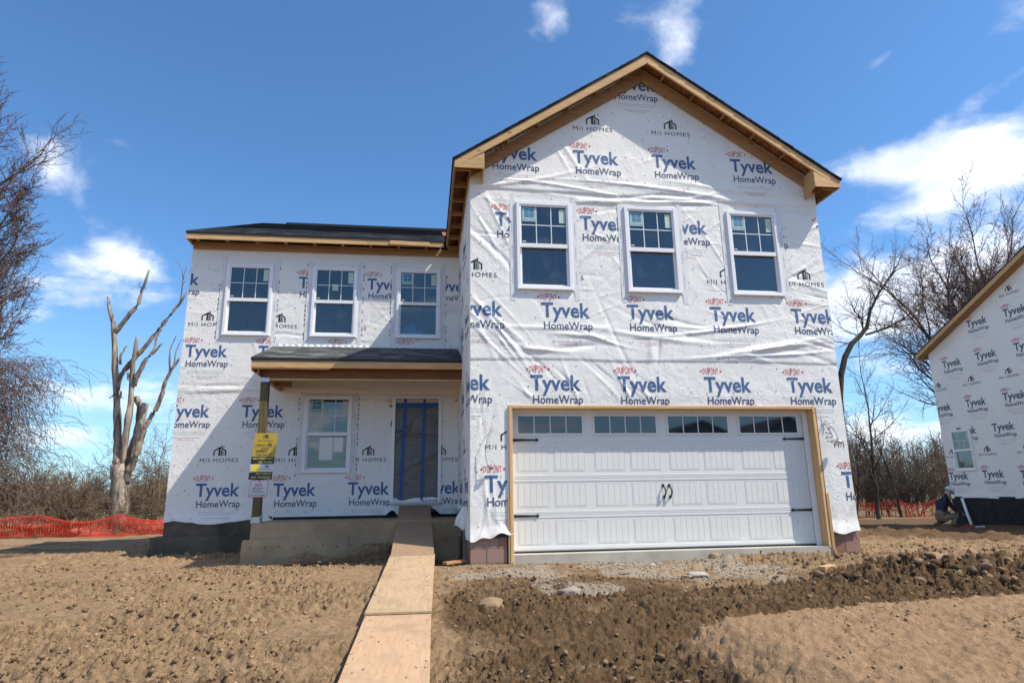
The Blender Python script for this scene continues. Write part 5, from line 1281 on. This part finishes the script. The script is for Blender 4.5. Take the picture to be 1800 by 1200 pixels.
prof = lambda dz, d2: [(NY0+.30, ze-.14+dz), (NRY, ze-.14+NS*(NY0+.30-NRY)+dz), (NY1-.30, ze-.14+dz), (NY1-.30, ze-.14+dz-d2), (NRY, ze-.14+NS*(NY0+.30-NRY)+dz-d2), (NY0+.30, ze-.14+dz-d2)]
q.prism(prof(.02, .05), RX0-.01, NX+9, 0); q.build('roof', M_shinr, NH)
q = MB(); q.prism([(NY0+.29, ze-.16), (NRY, ze-.16+NS*(NY0+.29-NRY)), (NRY, ze-.33+NS*(NY0+.29-NRY)), (NY0+.29, ze-.30)], RX0, RX0+.04, 0); add('barge_board', q.mesh('barge_board'), M_pine, NH)
q = MB(); q.prism([(NY1-.29, ze-.16), (NRY, ze-.16+NS*(NY0+.29-NRY)), (NRY, ze-.33+NS*(NY0+.29-NRY)), (NY1-.29, ze-.30)], RX0, RX0+.04, 0); add('barge_board', q.mesh('barge_board'), M_pine, NH)
q = MB(); q.prism([(NY0+.29, ze-.30), (NRY, ze-.345+NS*(NY0+.29-NRY)), (NRY, ze-.36+NS*(NY0+.29-NRY)), (NY0+.29, ze-.315)], RX0+.04, NX, 0); add('soffit', q.mesh('soffit'), M_pined, NH)
q = MB(); q.prism([(RX0+.002, ze-.31), (RX0+.002, ze-.17), (NX+8, ze-.17), (NX+8, ze-.31)], NY0+.25, NY0+.288, 1); q.build('eave_fascia', M_pine, NH)
pp = board('drain_pipe', (16.86, 10.40, .50), (16.72, 10.02, -.50), .09, .09, M_tan_plastic, None); bpy.data.objects.remove(pp)
q = MB(); q.tube([(16.90, 10.42, .47), (16.86, 10.25, -.1), (16.82, 10.05, -.62)], .045, 10); tag(q.build('drain_pipe', M_tan_plastic, None, True), 'white plastic pipe leaning against the black foundation next to the crouching person', 'pipe')

# ------------------------------------------------------------ crouching person
def skin_body(name, joints, edges, m, parent, sub=2, root=0):
    me = bpy.data.meshes.new(name); me.from_pydata([j[:3] for j in joints], edges, []); o = bpy.data.objects.new(name, me); col.objects.link(o)
    md = o.modifiers.new('skin', 'SKIN'); md.use_smooth_shade = True
    sv = me.skin_vertices[0].data
    for i, j in enumerate(joints): sv[i].radius = (j[3], j[4] if len(j) > 4 else j[3])
    sv[root].use_root = True
    s_ = o.modifiers.new('sub', 'SUBSURF'); s_.levels = sub; s_.render_levels = sub
    dg = bpy.context.evaluated_depsgraph_get(); me2 = bpy.data.meshes.new_from_object(o.evaluated_get(dg)); bpy.data.objects.remove(o)
    me2.materials.clear(); me2.name = name; return me2
PXx, PYy = 14.72, 8.75; pz = gz(PXx, PYy)
M_skin = plain('skin', (.42,.24,.16), .6); M_navyc = plain('navy_fleece', (.018,.024,.042), .85, .2, .2, .006, 4); M_khaki = plain('khaki_cotton', (.17,.135,.095), .85, .15, .2, .006, 4); M_boot = plain('brown_boot', (.10,.06,.035), .7)
PE = empty('person', (PXx, PYy, pz), 'crouching person in pale blue hard hat, navy jacket and khaki trousers beside the black foundation', 'person')
def W(x, y, z): return (PXx+x, PYy+y, pz+z)
# x to the right (towards the foundation), y away; facing right
J = [(*W(-.16,0,.26),.145,.15), (*W(-.12,0,.48),.135,.15), (*W(-.02,0,.72),.15,.18), (*W(.08,0,.86),.085,.09), (*W(.16,0,.95),.07),(*W(.22,0,1.02),.095,.085),(*W(.25,0,1.09),.08,.08),
     (*W(-.02,-.20,.76),.07), (*W(.10,-.26,.52),.055), (*W(.34,-.20,.42),.042), (*W(.42,-.18,.38),.036),
     (*W(-.02,.20,.76),.07), (*W(.12,.26,.52),.055), (*W(.36,.16,.36),.042), (*W(.45,.13,.32),.036),
     (*W(-.14,-.12,.25),.105), (*W(.24,-.20,.40),.085), (*W(.02,-.20,.10),.062), (*W(.03,-.20,.05),.05), (*W(.20,-.20,.04),.045),
     (*W(-.14,.12,.25),.105), (*W(.20,.20,.22),.085), (*W(-.20,.20,.08),.060), (*W(-.26,.20,.06),.05), (*W(-.24,.20,.12),.045)]
E_ = [(0,1),(1,2),(2,3),(3,4),(4,5),(5,6),(2,7),(7,8),(8,9),(9,10),(2,11),(11,12),(12,13),(13,14),(0,15),(15,16),(16,17),(17,18),(18,19),(0,20),(20,21),(21,22),(22,23),(23,24)]
for sgn_, base in ((-1, 10), (1, 14)):
    hx, hy, hz_ = J[base][:3]
    for k in range(5):
        L_ = (.05, .075, .082, .075, .06)[k]; dy = (k-2)*.016; n0 = len(J)
        if k == 0: J.append((hx+.02, hy+.04, hz_-.01, .011)); J.append((hx+.055, hy+.055, hz_-.035, .009))
        else: J.append((hx+.05, hy-dy, hz_-.012, .010)); J.append((hx+.05+L_*.7, hy-dy*1.2, hz_-.05, .008))
        E_ += [(base, n0), (n0, n0+1)]
me = skin_body('body', J, E_, None, None)
me.materials.append(M_skin); me.materials.append(M_navyc); me.materials.append(M_khaki); me.materials.append(M_boot)
for p in me.polygons:
    c = p.center; x, y, z = c.x-PXx, c.y-PYy, c.z-pz; k = 1
    if z < .47 and x < .33 and not (abs(y) > .1 and x > .27) : k = 2
    if z < .34 and x < .34: k = 2
    if z < .085 or (x < -.22 and z < .16): k = 3
    if z > .90 and x > .12: k = 0
    if x > .37: k = 0
    p.material_index = k
body = add('body', me, None, PE, smooth=True)
bm = bmesh.new(); bmesh.ops.create_uvsphere(bm, u_segments=20, v_segments=12, radius=.145)
for v in bm.verts:
    if v.co.z < 0: v.co.z *= .10
    r_ = math.hypot(v.co.x, v.co.y)
    if v.co.z <= .01 and v.co.x > 0: v.co.x *= 1.30
    v.co.y *= .86
me = bpy.data.meshes.new('hard_hat'); bm.to_mesh(me); bm.free()
add('hard_hat', me, plain('pale_blue_hat', (.42,.58,.72), .35, .5), PE, matrix=Matrix.Translation(W(.265, 0, 1.085)) @ Matrix.Rotation(R_(38), 4, 'Y'), smooth=True)
q = MB(); q.box((.0, -.02, 0), (.22, .02, .05), T=lambda x, y, z: W(.20+x, -.42+y, .01+z)); q.box((.05, -.03, .05), (.16, .03, .075), T=lambda x, y, z: W(.20+x, -.42+y, .01+z)); tag(q.build('hand_tool', plain('red_tool', (.5,.04,.03), .4)), 'small red hand tool on the ground by the crouching person', 'tool')
q = MB(); q.box((.0, -.03, 0), (.28, .03, .03), T=lambda x, y, z: W(.52+x, -.5+y, .01+z)); tag(q.build('white_scrap', M_stw), 'white scrap lying at the foot of the leaning pipe', 'litter')

# ------------------------------------------------------------ orange safety fences
def fence(pts, hgt, label, seed, step=.16):
    P = [Vector((x, y, gz(x, y))) for x, y in pts]; F0 = empty('safety_fence', P[0], label, 'fence')
    segs = []; r = random.Random(seed); tot_ = sum((P[i+1]-P[i]).length for i in range(len(P)-1)); n = int(tot_/step)
    cum = [0]
    for i in range(len(P)-1): cum.append(cum[-1]+(P[i+1]-P[i]).length)
    def pos(d):
        for i in range(len(P)-1):
            if d <= cum[i+1] or i == len(P)-2: k = (d-cum[i])/(cum[i+1]-cum[i]); v = P[i].lerp(P[i+1], k); return Vector((v.x, v.y, gz(v.x, v.y)))
    posts = np.arange(0, tot_, 2.7)
    q = MB(); rows = 15
    def node(d, j):
        k = (d % 2.7)/2.7; sag = .22*math.sin(math.pi*k)*(.5+.9*float(vn(d*.21, 1., seed))); top = hgt-sag; low = .03+.18*float(vn(d*.33, 7., seed+1))*0+.04*float(vn(d*.8, 3., seed+2))
        z = low+(top-low)*j/rows; z += .05*(float(vn(d*.9, j*.35, seed+3))-.5)
        off = .13*(float(vn(d*1.1, j*.28, seed+4))-.5)*2; v = pos(min(d, tot_)); return Vector((v.x, v.y+off, v.z+z))
    G = [[node(i*step, j) for j in range(rows+1)] for i in range(n)]
    hw = .0095
    for i in range(n-1):
        for j in range(rows+1):
            a, b_ = G[i][j], G[i+1][j]; h_ = hw if 0 < j < rows else .018; q.quad(a-Vector((0,0,h_)), b_-Vector((0,0,h_)), b_+Vector((0,0,h_)), a+Vector((0,0,h_)))
        for s_ in range(2):
            for j in range(0, rows):
                a = G[i][j].lerp(G[i+1][j], s_/2); b_ = G[i][j+1].lerp(G[i+1][j+1], s_/2); q.quad(a-Vector((.010,0,0)), a+Vector((.010,0,0)), b_+Vector((.010,0,0)), b_-Vector((.010,0,0)))
    # slumped folds where the net has slipped down its stakes
    for f_ in range(int(tot_/3.2)):
        d0 = r.uniform(0, tot_-3.5); L_ = r.uniform(2.0, 3.4); n2 = int(L_/.09); up_ = r.choice([1, -1])
        for i in range(n2):
            k = i/n2; d = d0+L_*k; v = pos(d); zc2 = hgt*(.08+.45*(k if up_ > 0 else 1-k))
            for e in range(4):
                z0_ = v.z+zc2+e*.035; q.quad((v.x, v.y-.10-.02*e, z0_), (v.x+.055, v.y-.10-.02*e, z0_+.002), (v.x+.075, v.y-.12-.02*e, z0_+.055), (v.x+.02, v.y-.12-.02*e, z0_+.05))
    net = q.build('netting', M_net, F0); net['kind'] = 'stuff'
    for d in posts:
        v = pos(d); q = MB(); q.tube([(v.x, v.y-.04, v.z-.2), (v.x+.01, v.y-.04, v.z+hgt*1.06)], .018, 5); q.build('stake', plain('green_grey_stake', (.12,.10,.08), .6), F0)
fence([(-32, 16.5), (-17, 17.6), (-11, 18.2), (-5, 18.4)], .86, 'sagging orange mesh safety fence left of the house in front of the dead tree', 3)
fence([(17, 27.5), (26, 28), (33, 27.0), (44, 26)], 1.1, 'orange mesh safety fence in the gap between the two houses', 5)
# ------------------------------------------------------------ bare trees
def tubes(segs, k):
    """segs: array (n, 8) of p0, p1, r0, r1 -> vertices and quads"""
    S_ = np.asarray(segs, float); p0 = S_[:, 0:3]; p1 = S_[:, 3:6]; r0 = S_[:, 6]; r1 = S_[:, 7]
    d = p1-p0; d /= (np.linalg.norm(d, axis=1)[:, None]+1e-9)
    ref = np.where(np.abs(d[:, 2:3]) < .9, np.array([[0, 0, 1.]]), np.array([[1., 0, 0]])); u = np.cross(d, ref); u /= np.linalg.norm(u, axis=1)[:, None]; v = np.cross(d, u)
    a = 2*np.pi*np.arange(k)/k; c = np.cos(a)[None, :, None]; s_ = np.sin(a)[None, :, None]
    ring = u[:, None, :]*c+v[:, None, :]*s_
    A = p0[:, None, :]+ring*r0[:, None, None]; B = p1[:, None, :]+ring*r1[:, None, None]
    V_ = np.concatenate([A, B], 1).reshape(-1, 3); n = len(S_); base = (np.arange(n)*2*k)[:, None]; j = np.arange(k)[None, :]; j2 = (j+1) % k
    return V_, np.stack([base+j, base+j2, base+k+j2, base+k+j], 2).reshape(-1, 4)
def tree_obj(name, parts, root=None):
    """parts: list of (partname, segs, k, material)"""
    for nm, segs, k, m in parts:
        if len(segs) == 0: continue
        V_, F_ = tubes(segs, k); me = mesh_np(nm, V_, F_); me.shade_smooth(); add(nm, me, m, root)
def rot_about(v, ax, a): return Matrix.Rotation(a, 3, ax) @ v
def grow(p, d, r, L, lev, out, R, prm):
    """a limb: bends, tapers and throws side branches"""
    n = prm['n'][lev]; sl = L/n; p = Vector(p); d = Vector(d).normalized(); rr0 = r; pts = [(p.copy(), r)]
    rend = max(r*prm['end'][lev], prm['rmin'])
    for i in range(n):
        w_ = prm['wob'][lev]
        d = (d+Vector((R.gauss(0, w_), R.gauss(0, w_), R.gauss(0, w_)))+Vector((0, 0, prm['up'][lev]))).normalized()
        r1 = r+(rend-r)*(i+1)/n; p1 = p+d*sl
        out.append((*p, *p1, rr0, r1, lev)); p = p1; rr0 = r1; pts.append((p.copy(), r1))
    if lev >= prm['lev']: return
    m_ = prm['kids'][lev]; m_ = max(1, int(round(R.gauss(m_, m_*.15))))
    for i in range(m_):
        k = prm['start'][lev]+(1-prm['start'][lev])*((i+R.random())/m_); k = min(k, .999); j = k*n; a = int(j); q_ = pts[a][0].lerp(pts[a+1][0], j-a); rb = pts[a][1]+(pts[a+1][1]-pts[a][1])*(j-a)
        seg = (pts[a+1][0]-pts[a][0]).normalized(); ax = seg.cross(Vector((R.gauss(0, 1), R.gauss(0, 1), R.gauss(0, 1)))).normalized()
        nd = rot_about(seg, ax, R_(R.gauss(*prm['ang'][lev])))
        grow(q_, nd, max(rb*R.uniform(.5, .72), prm['rmin']), L*prm['len'][lev]*R.uniform(.7, 1.15)*(1-.45*(k-prm['start'][lev])), lev+1, out, R, prm)
    if prm.get('fork', 1): grow(p, d, rend, L*.55, lev+1, out, R, prm)
ELM = dict(lev=5, n=[6, 6, 5, 4, 4, 3], end=[.45, .4, .4, .4, .4, .5], rmin=.010, wob=[.07, .10, .13, .16, .18, .2], up=[.03, .07, .05, .03, .02, .02],
           kids=[6, 6, 6, 6, 4, 0], start=[.35, .25, .2, .15, .15, 0], ang=[(38, 9), (40, 10), (42, 12), (44, 14), (45, 16), (45, 15)], len=[.62, .58, .56, .55, .55, .5])
def prm_(**k): d = dict(ELM); d.update(k); return d
def split_tree(name, out, root_loc, label, group=None, bark=None, twig=None, cat='tree', lv=2):
    T0 = empty(name, root_loc, label, cat, group)
    tree_obj(name, [('trunk', [s[:8] for s in out if s[8] == 0], 9, bark or M_bark), ('branches', [s[:8] for s in out if 0 < s[8] <= lv], 5, bark or M_bark), ('twigs', [s[:8] for s in out if s[8] > lv], 3, twig or M_twig)], T0)
    for c in T0.children:
        if c.name.startswith('twigs'): c['kind'] = 'stuff'
    return T0
def make_tree(name, base, lean, r, L, seed, prm, label, group=None, bark=None, twig=None, lv=2):
    out = []; grow(Vector((base[0], base[1], gz(base[0], base[1])-.3)), lean, r, L, 0, out, random.Random(seed), prm)
    return split_tree(name, out, (base[0], base[1], gz(base[0], base[1])), label, group, bark, twig, lv=lv)
# two big trees at the left edge
make_tree('bare_tree', (-22.4, 20.5), (-.02, .02, 1), .36, 12.5, 21, prm_(kids=[11, 7, 6, 6, 4, 0], up=[.03, .12, .09, .06, .03, .02], start=[.20, .2, .2, .15, .15, 0], len=[.50, .60, .56, .55, .55, .5], ang=[(30, 8), (32, 9), (36, 12), (44, 14), (45, 16), (45, 15)]), 'large bare tree cut by the left edge of the photo, spreading over the fence', lv=2)
make_tree('bare_tree', (-26.6, 24.5), (-.02, .0, 1), .32, 12.5, 5, prm_(kids=[9, 7, 6, 5, 4, 0]), 'second bare tree standing behind the big one at the left edge', bark=M_barkd)
# drooping vines on the left tree
def vines(cx_, cy_, z0, z1, rx, n, seed, name, label, m):
    R = random.Random(seed); S_ = []
    for i in range(n):
        x = cx_+R.gauss(0, rx); y = cy_+R.gauss(0, rx*.8); z = z0+(z1-z0)*R.random()**.8; p = Vector((x, y, z)); d = Vector((R.gauss(0, 1), R.gauss(0, 1), R.gauss(.2, .5))).normalized()
        for j in range(7):
            d = (d+Vector((R.gauss(0, .25), R.gauss(0, .25), R.gauss(-.22, .2)))).normalized(); q_ = p+d*R.uniform(.12, .3); S_.append((*p, *q_, .008, .008)); p = q_
            if p.z < z0-.5: break
    V_, F_ = tubes(S_, 3); o = add(name, mesh_np(name, V_, F_), m); return tag(o, label, kind='stuff')
vines(-20.1, 20.6, .0, 7.0, 1.15, 3400, 2, 'vine_tangle', 'reddish brown tangle of vines round the trees at the left edge', M_twig)
vines(-21.5, 19.5, -.6, 2.4, 2.2, 1300, 3, 'vine_tangle', 'low tangle of dry vines behind the orange fence at the far left', M_brush)
# the dead snag, limb by limb
YS = 21.0
def sp(px_, py_, dy=0.0): return at(px_, py_, 1, YS+dy)
limbs = [([(212,906,0),(211,870,0),(210,840,0),(209,815,0)], [.40,.31,.28,.28]), ([(209,820,0),(206,790,0),(207,750,.1),(205,690,.2),(202,625,.2),(199,565,.2),(192,541,.2),(190,521,.3)], [.17,.15,.14,.12,.11,.09,.07,.05]),
 ([(201,585,.2),(222,560,.1),(244,533,0),(249,512,0),(254,500,-.1),(262,474,-.1)], [.10,.085,.075,.06,.055,.035]),
 ([(214,820,0),(220,770,-.2),(228,722,-.3),(232,673,-.3),(233,646,-.3),(238,615,-.3),(241,592,-.3)], [.15,.13,.12,.10,.09,.08,.065]),
 ([(207,684,.1),(211,665,0),(218,651,0),(235,632,-.2),(252,613,-.3),(280,578,-.4),(300,553,-.4),(315,535,-.4),(330,512,-.5)], [.08,.08,.09,.09,.08,.07,.06,.05,.03]),
 ([(316,533,-.4),(320,508,-.4),(322,488,-.4),(318,470,-.4),(309,455,-.4)], [.03,.022,.018,.012,.008]), ([(322,492,-.4),(328,470,-.5),(332,450,-.5)], [.016,.011,.007]), ([(320,505,-.4),(330,485,-.3),(337,468,-.3)], [.014,.010,.006]),
 ([(236,678,-.3),(240,664,-.4),(252,638,-.5),(262,626,-.5),(271,617,-.5),(279,610,-.5),(285,603,-.5)], [.09,.09,.08,.075,.07,.05,.03]), ([(270,618,-.5),(274,600,-.5),(277,590,-.5),(283,576,-.5)], [.05,.045,.04,.035]),
 ([(218,850,0),(228,825,-.1),(240,797,-.2),(247,775,-.2),(253,755,-.3),(262,738,-.3),(273,721,-.4),(283,697,-.4),(290,673,-.5),(300,652,-.5),(317,628,-.6)], [.17,.15,.13,.12,.11,.10,.09,.085,.075,.06,.05]),
 ([(299,655,-.5),(298,632,-.5),(300,612,-.5),(306,598,-.5),(311,588,-.5)], [.045,.035,.028,.02,.012]), ([(306,642,-.5),(309,620,-.5),(314,606,-.5),(319,595,-.5)], [.035,.028,.02,.012]),
 ([(212,850,0),(224,815,.3),(234,785,.3),(244,755,.3),(251,728,.3),(256,708,.3)], [.19,.17,.16,.14,.13,.13]), ([(234,785,.3),(243,745,.5),(246,715,.5),(240,697,.5)], [.10,.10,.11,.12]),
 ([(212,640,.1),(212,625,.1),(219,612,.1),(223,607,.1)], [.05,.045,.035,.02]), ([(206,690,.1),(196,697,0),(192,700,0)], [.04,.03,.015]), ([(209,700,0),(213,688,0),(213,700,0)], [.04,.03,.02]), ([(229,662,-.3),(224,655,-.3),(225,668,-.3)], [.05,.04,.02]),
 ([(249,509,0),(245,500,0),(246,495,0)], [.02,.015,.01]), ([(253,505,0),(258,509,0)], [.02,.01])]
SN = empty('dead_tree', (*sp(212, 906)[:2], gz(*sp(212, 906)[:2])), 'leafless dead tree with broken pale limbs standing left of the house behind the fence', 'tree')
for i, (pts, rad) in enumerate(limbs):
    rad = [q*1.17 for q in rad]
    q = MB(); pp = [sp(a, b_, c) for a, b_, c in pts]
    if i == 0: pp[0].z -= .5
    fine = []; fr_ = []
    for a in range(len(pp)-1):
        for k in range(3):
            kk = k/3; v = pp[a].lerp(pp[a+1], kk); w_ = rad[a]+(rad[a+1]-rad[a])*kk
            if k: v += Vector((rr.gauss(0, .012), rr.gauss(0, .02), 0)); w_ *= rr.uniform(.86, 1.16)
            fine.append(v); fr_.append(w_)
    fine.append(pp[-1]); fr_.append(rad[-1]); q.tube(fine, fr_, 9); q.build('trunk' if i == 0 else 'limb', M_snag, SN, True)
# brush and shrubs behind the left fence
SHR = prm_(lev=3, n=[6, 5, 4, 3, 3, 3], rmin=.006, kids=[6, 6, 5, 0, 0, 0], start=[.15, .15, .15, .1, .1, 0], up=[-.02, -.05, -.03, 0, 0, 0], wob=[.13, .17, .2, .2, .2, .2], ang=[(40, 14), (45, 16), (45, 18), (45, 16), (45, 16), (45, 15)], len=[.65, .6, .55, .5, .5, .5])
shr = [(-17.2, 21.5, 2.7, 'bare tangled shrub at the far left end of the brush line'), (-15.9, 20.2, 2.3, 'low bare shrub left of the dead tree, nearest to its trunk'), (-13.1, 21.2, 3.2, 'arching bare shrub just right of the dead tree'), (-11.9, 22.4, 3.7, 'tall tangled shrub between the dead tree and the house corner'), (-10.6, 21.2, 3.3, 'bare shrub partly hidden by the left corner of the house'), (-19.0, 22.6, 2.5, 'shrub overgrown with vines below the large left tree'), (-14.9, 24.0, 1.9, 'small shrub standing behind the dead tree')]
for i, (x, y, h_, lb_) in enumerate(shr):
    out = []; R = random.Random(50+i)
    for k in range(7): grow(Vector((x+R.gauss(0, .35), y+R.gauss(0, .3), gz(x, y)-.1)), Vector((R.gauss(0, .45), R.gauss(0, .4), 1)), .032, h_*R.uniform(.6, 1), 0, out, R, SHR)
    T0 = empty('shrub', (x, y, gz(x, y)), lb_, 'shrub', 'bare shrubs behind the left fence'); tree_obj('shrub', [('stems', [s[:8] for s in out if s[8] <= 1], 4, M_brush), ('twigs', [s[:8] for s in out if s[8] > 1], 3, M_brush)], T0)
    for c in T0.children: c['kind'] = 'stuff'
# trees right of the house
def guided(pts, rad, dy, out, lev=0):
    P = [at(a, b_, 1, dy) for a, b_ in pts]
    for i in range(len(P)-1): out.append((*P[i], *P[i+1], rad[i], rad[i+1], lev))
    return P
out = []; R = random.Random(31); y0 = 23.0
P = guided([(1497, 905), (1492, 850), (1484, 780), (1478, 735), (1476, 700), (1478, 660), (1485, 628), (1498, 603), (1512, 590), (1524, 575)], [.24, .22, .20, .19, .18, .17, .155, .14, .125, .11], y0, out)
BR = prm_(lev=4, kids=[0, 7, 6, 5, 0, 0], n=[6, 7, 6, 5, 4, 3])
P2 = guided([(1524, 575), (1530, 545), (1542, 520), (1558, 495), (1575, 475)], [.11, .08, .065, .05, .035], y0, out, 1); P3 = guided([(1522, 588), (1548, 580), (1575, 568), (1600, 552), (1625, 538)], [.07, .06, .05, .035, .025], y0, out, 1); P4 = guided([(1518, 583), (1514, 560), (1500, 545), (1502, 580), (1480, 585)][:3], [.05, .04, .03], y0, out, 1)
for Q, l in ((P2, 2.2), (P3, 1.9), (P4, 1.5)):
    for i in range(1, len(Q)):
        for k in range(4): grow(Q[i-1].lerp(Q[i], R.random()), (Q[i]-Q[i-1]).normalized()+Vector((R.gauss(0, .6), R.gauss(0, .6), R.gauss(.2, .5))), .028, l*R.uniform(.5, 1), 2, out, R, prm_(lev=4, kids=[0, 0, 6, 5, 0, 0], rmin=.006))
for k in range(7): i = R.randrange(3, 9); grow(P[i], Vector((R.gauss(0, 1), R.gauss(0, .6), R.gauss(.2, .4))), .03, R.uniform(1.0, 2.2), 2, out, R, prm_(lev=4, kids=[0, 0, 5, 4, 0, 0], rmin=.006))
split_tree('bare_tree', out, (P[0].x, P[0].y, gz(P[0].x, P[0].y)), 'bare tree with a curved leaning trunk just right of the house', bark=M_barkd)
b_ = at(1545, 905, 1, 24.5); make_tree('bare_tree', (b_.x, b_.y), (-.03, 0, 1), .13, 6.5, 41, prm_(lev=4, kids=[13, 5, 4, 3, 0, 0], start=[.3, .2, .2, .2, .1, 0], n=[9, 5, 4, 4, 3, 3], len=[.38, .55, .55, .55, .5, .5], end=[.25, .4, .4, .4, .4, .5], rmin=.006), 'slender straight bare tree standing in the gap between the houses', bark=M_barkd, twig=M_bark)
b_ = at(1505, 905, 1, 27.5); make_tree('bare_tree', (b_.x, b_.y), (.05, 0, 1), .07, 4.2, 43, prm_(lev=4, kids=[8, 5, 4, 3, 0, 0], start=[.3, .2, .2, .2, .1, 0], rmin=.006), 'thin young bare tree close to the right wall of the house', bark=M_barkd, twig=M_bark)
b_ = at(1585, 905, 1, 27.0); make_tree('bare_tree', (b_.x, b_.y), (.02, 0, 1), .09, 3.6, 44, prm_(lev=4, kids=[9, 5, 4, 3, 0, 0], start=[.2, .2, .2, .2, .1, 0], rmin=.006), 'short twiggy bare tree to the right of the slender straight one', bark=M_barkd, twig=M_bark)
b_ = at(1735, 860, 1, 29.0); make_tree('bare_tree', (b_.x, b_.y), (-.03, 0, 1), .42, 10.2, 57, prm_(kids=[13, 8, 7, 6, 4, 0], start=[.30, .2, .2, .15, .15, 0], len=[1.0, .62, .56, .55, .5, .5], ang=[(44, 11), (34, 10), (38, 12), (42, 14), (45, 16), (45, 15)]), 'broad crowned bare tree rising behind the neighbouring house', bark=M_barkd)
b_ = at(1405, 860, 1, 24.0); make_tree('bare_tree', (b_.x, b_.y), (0.02, 0, 1), .30, 8.8, 64, prm_(kids=[7, 6, 6, 5, 4, 0], len=[.72, .6, .56, .55, .5, .5]), 'bare tree whose crown shows behind the upper right corner of the house', bark=M_barkd)
# thicket in the right gap
for i, (px_, h_, lb_) in enumerate(((1530, 2.6, 'bare thicket shrub next to the house corner in the right gap'), (1565, 3.0, 'tallest thicket shrub in the middle of the right gap'), (1600, 2.6, 'dense thicket shrub right of the gap centre'), (1635, 2.8, 'thicket shrub beside the corner of the neighbouring house'))):
    c_ = at(px_, 890, 1, 29.5); out = []; R = random.Random(80+i)
    for k in range(7): grow(Vector((c_.x+R.gauss(0, .5), c_.y+R.gauss(0, .4), gz(c_.x, c_.y)-.1)), Vector((R.gauss(0, .3), R.gauss(0, .3), 1)), .035, h_*R.uniform(.6, 1), 0, out, R, prm_(lev=3, n=[6, 5, 4, 3, 3, 3], rmin=.008, kids=[6, 5, 5, 0, 0, 0], start=[.15, .15, .15, .1, .1, 0]))
    T0 = empty('shrub', (c_.x, c_.y, gz(c_.x, c_.y)), lb_, 'shrub', 'thicket behind the right fence'); tree_obj('shrub', [('stems', [s[:8] for s in out if s[8] <= 1], 4, M_barkd), ('twigs', [s[:8] for s in out if s[8] > 1], 3, M_brush)], T0)
    for c in T0.children: c['kind'] = 'stuff'
# far woods: one mass of thin stems and twigs
def woods(name, n, region, hr, seed, label, m, zoff=0, tw=34):
    R = np.random.default_rng(seed); x0, x1, y0_, y1 = region; S_ = []
    X = R.uniform(x0, x1, n); Y = R.uniform(y0_, y1, n); Hh = R.uniform(*hr, n)
    for x, y, h_ in zip(X, Y, Hh):
        z = -1.9; tx, ty = x+R.normal(0, .4), y; S_.append((x, y, z, tx, ty, z+h_*.8, .09, .03))
        k = R.uniform(.12, 1, tw); a = R.uniform(0, 6.283, tw); l = h_*.32*(1.15-k)*R.uniform(.5, 1.2, tw)+.4
        bx_ = x+(tx-x)*k; bz = z+h_*.8*k; ex = bx_+np.cos(a)*l*.75; ey = y+np.sin(a)*l*.75; ez = bz+l*R.uniform(.25, 1.0, tw)
        S_ += list(zip(bx_, np.full(tw, y), bz, ex, ey, ez, np.full(tw, .035), np.full(tw, .012)))
        k2 = R.uniform(.3, 1, tw); S_ += list(zip(bx_+(ex-bx_)*k2, y+(ey-y)*k2, bz+(ez-bz)*k2, ex+R.normal(0, .5, tw), ey+R.normal(0, .4, tw), ez+R.uniform(.1, .7, tw), np.full(tw, .018), np.full(tw, .008)))
    V_, F_ = tubes(S_, 3); o = add(name, mesh_np(name, V_, F_), m); return tag(o, label, kind='stuff')
woods('far_woods', 750, (-120, -18, 80, 125), (4.5, 8.5), 3, 'low belt of leafless brown woods beyond the field on the left', M_wood, tw=22)
woods('far_woods', 700, (36, 130, 60, 92), (8.0, 12.5), 4, 'leafless brown woods behind the gap on the right', M_wood, tw=26)
woods('far_woods', 260, (-30, 45, 90, 130), (5, 9), 5, 'leafless woods hidden behind the house', M_wood, tw=16)
# ------------------------------------------------------------ houses across the street (seen as reflections in the garage door glass)
M_sid = plain('beige_siding', (.30,.27,.23), .8); M_rf = plain('brown_roof', (.05,.042,.038), .9)
def simple_house(x, y, w_, d, he, hr_, lb_):
    T0 = empty('street_house', (x, y, -1.1), lb_, 'house')
    q = MB(); q.box((x-w_/2, y-d, -1.3), (x+w_/2, y, he)); q.prism([(x-w_/2, he), (x+w_/2, he), (x, hr_-.2)], y-d, y, 1); q.build('wall', M_sid, T0)
    q = MB(); q.prism([(x-w_/2-.5, he-.05), (x, hr_), (x+w_/2+.5, he-.05), (x+w_/2+.5, he-.30), (x, hr_-.25), (x-w_/2-.5, he-.30)], y-d-.4, y+.4, 1); q.build('roof', M_rf, T0)
    for i in (-1, 0, 1):
        q = MB(); q.box((x+i*w_/3.4-.5, y+.01, .5), (x+i*w_/3.4+.5, y+.06, 2.0)); q.build('window', M_gg, T0)
    q = MB(); q.box((x-1.0, y+.01, -1.0), (x-.1, y+.07, 1.1)); q.build('door', M_vinyl, T0)
simple_house(23.5, -45, 10.5, 9, 4.6, 7.0, 'beige house with a dark gable roof across the street behind the camera'); simple_house(32.5, -46, 9.5, 9, 4.4, 7.5, 'taller gabled house across the street, farther along behind the camera')
for o in bpy.data.objects:
    if o.parent is not None:
        for k in ('category', 'group'):
            if k in o.keys(): del o[k]
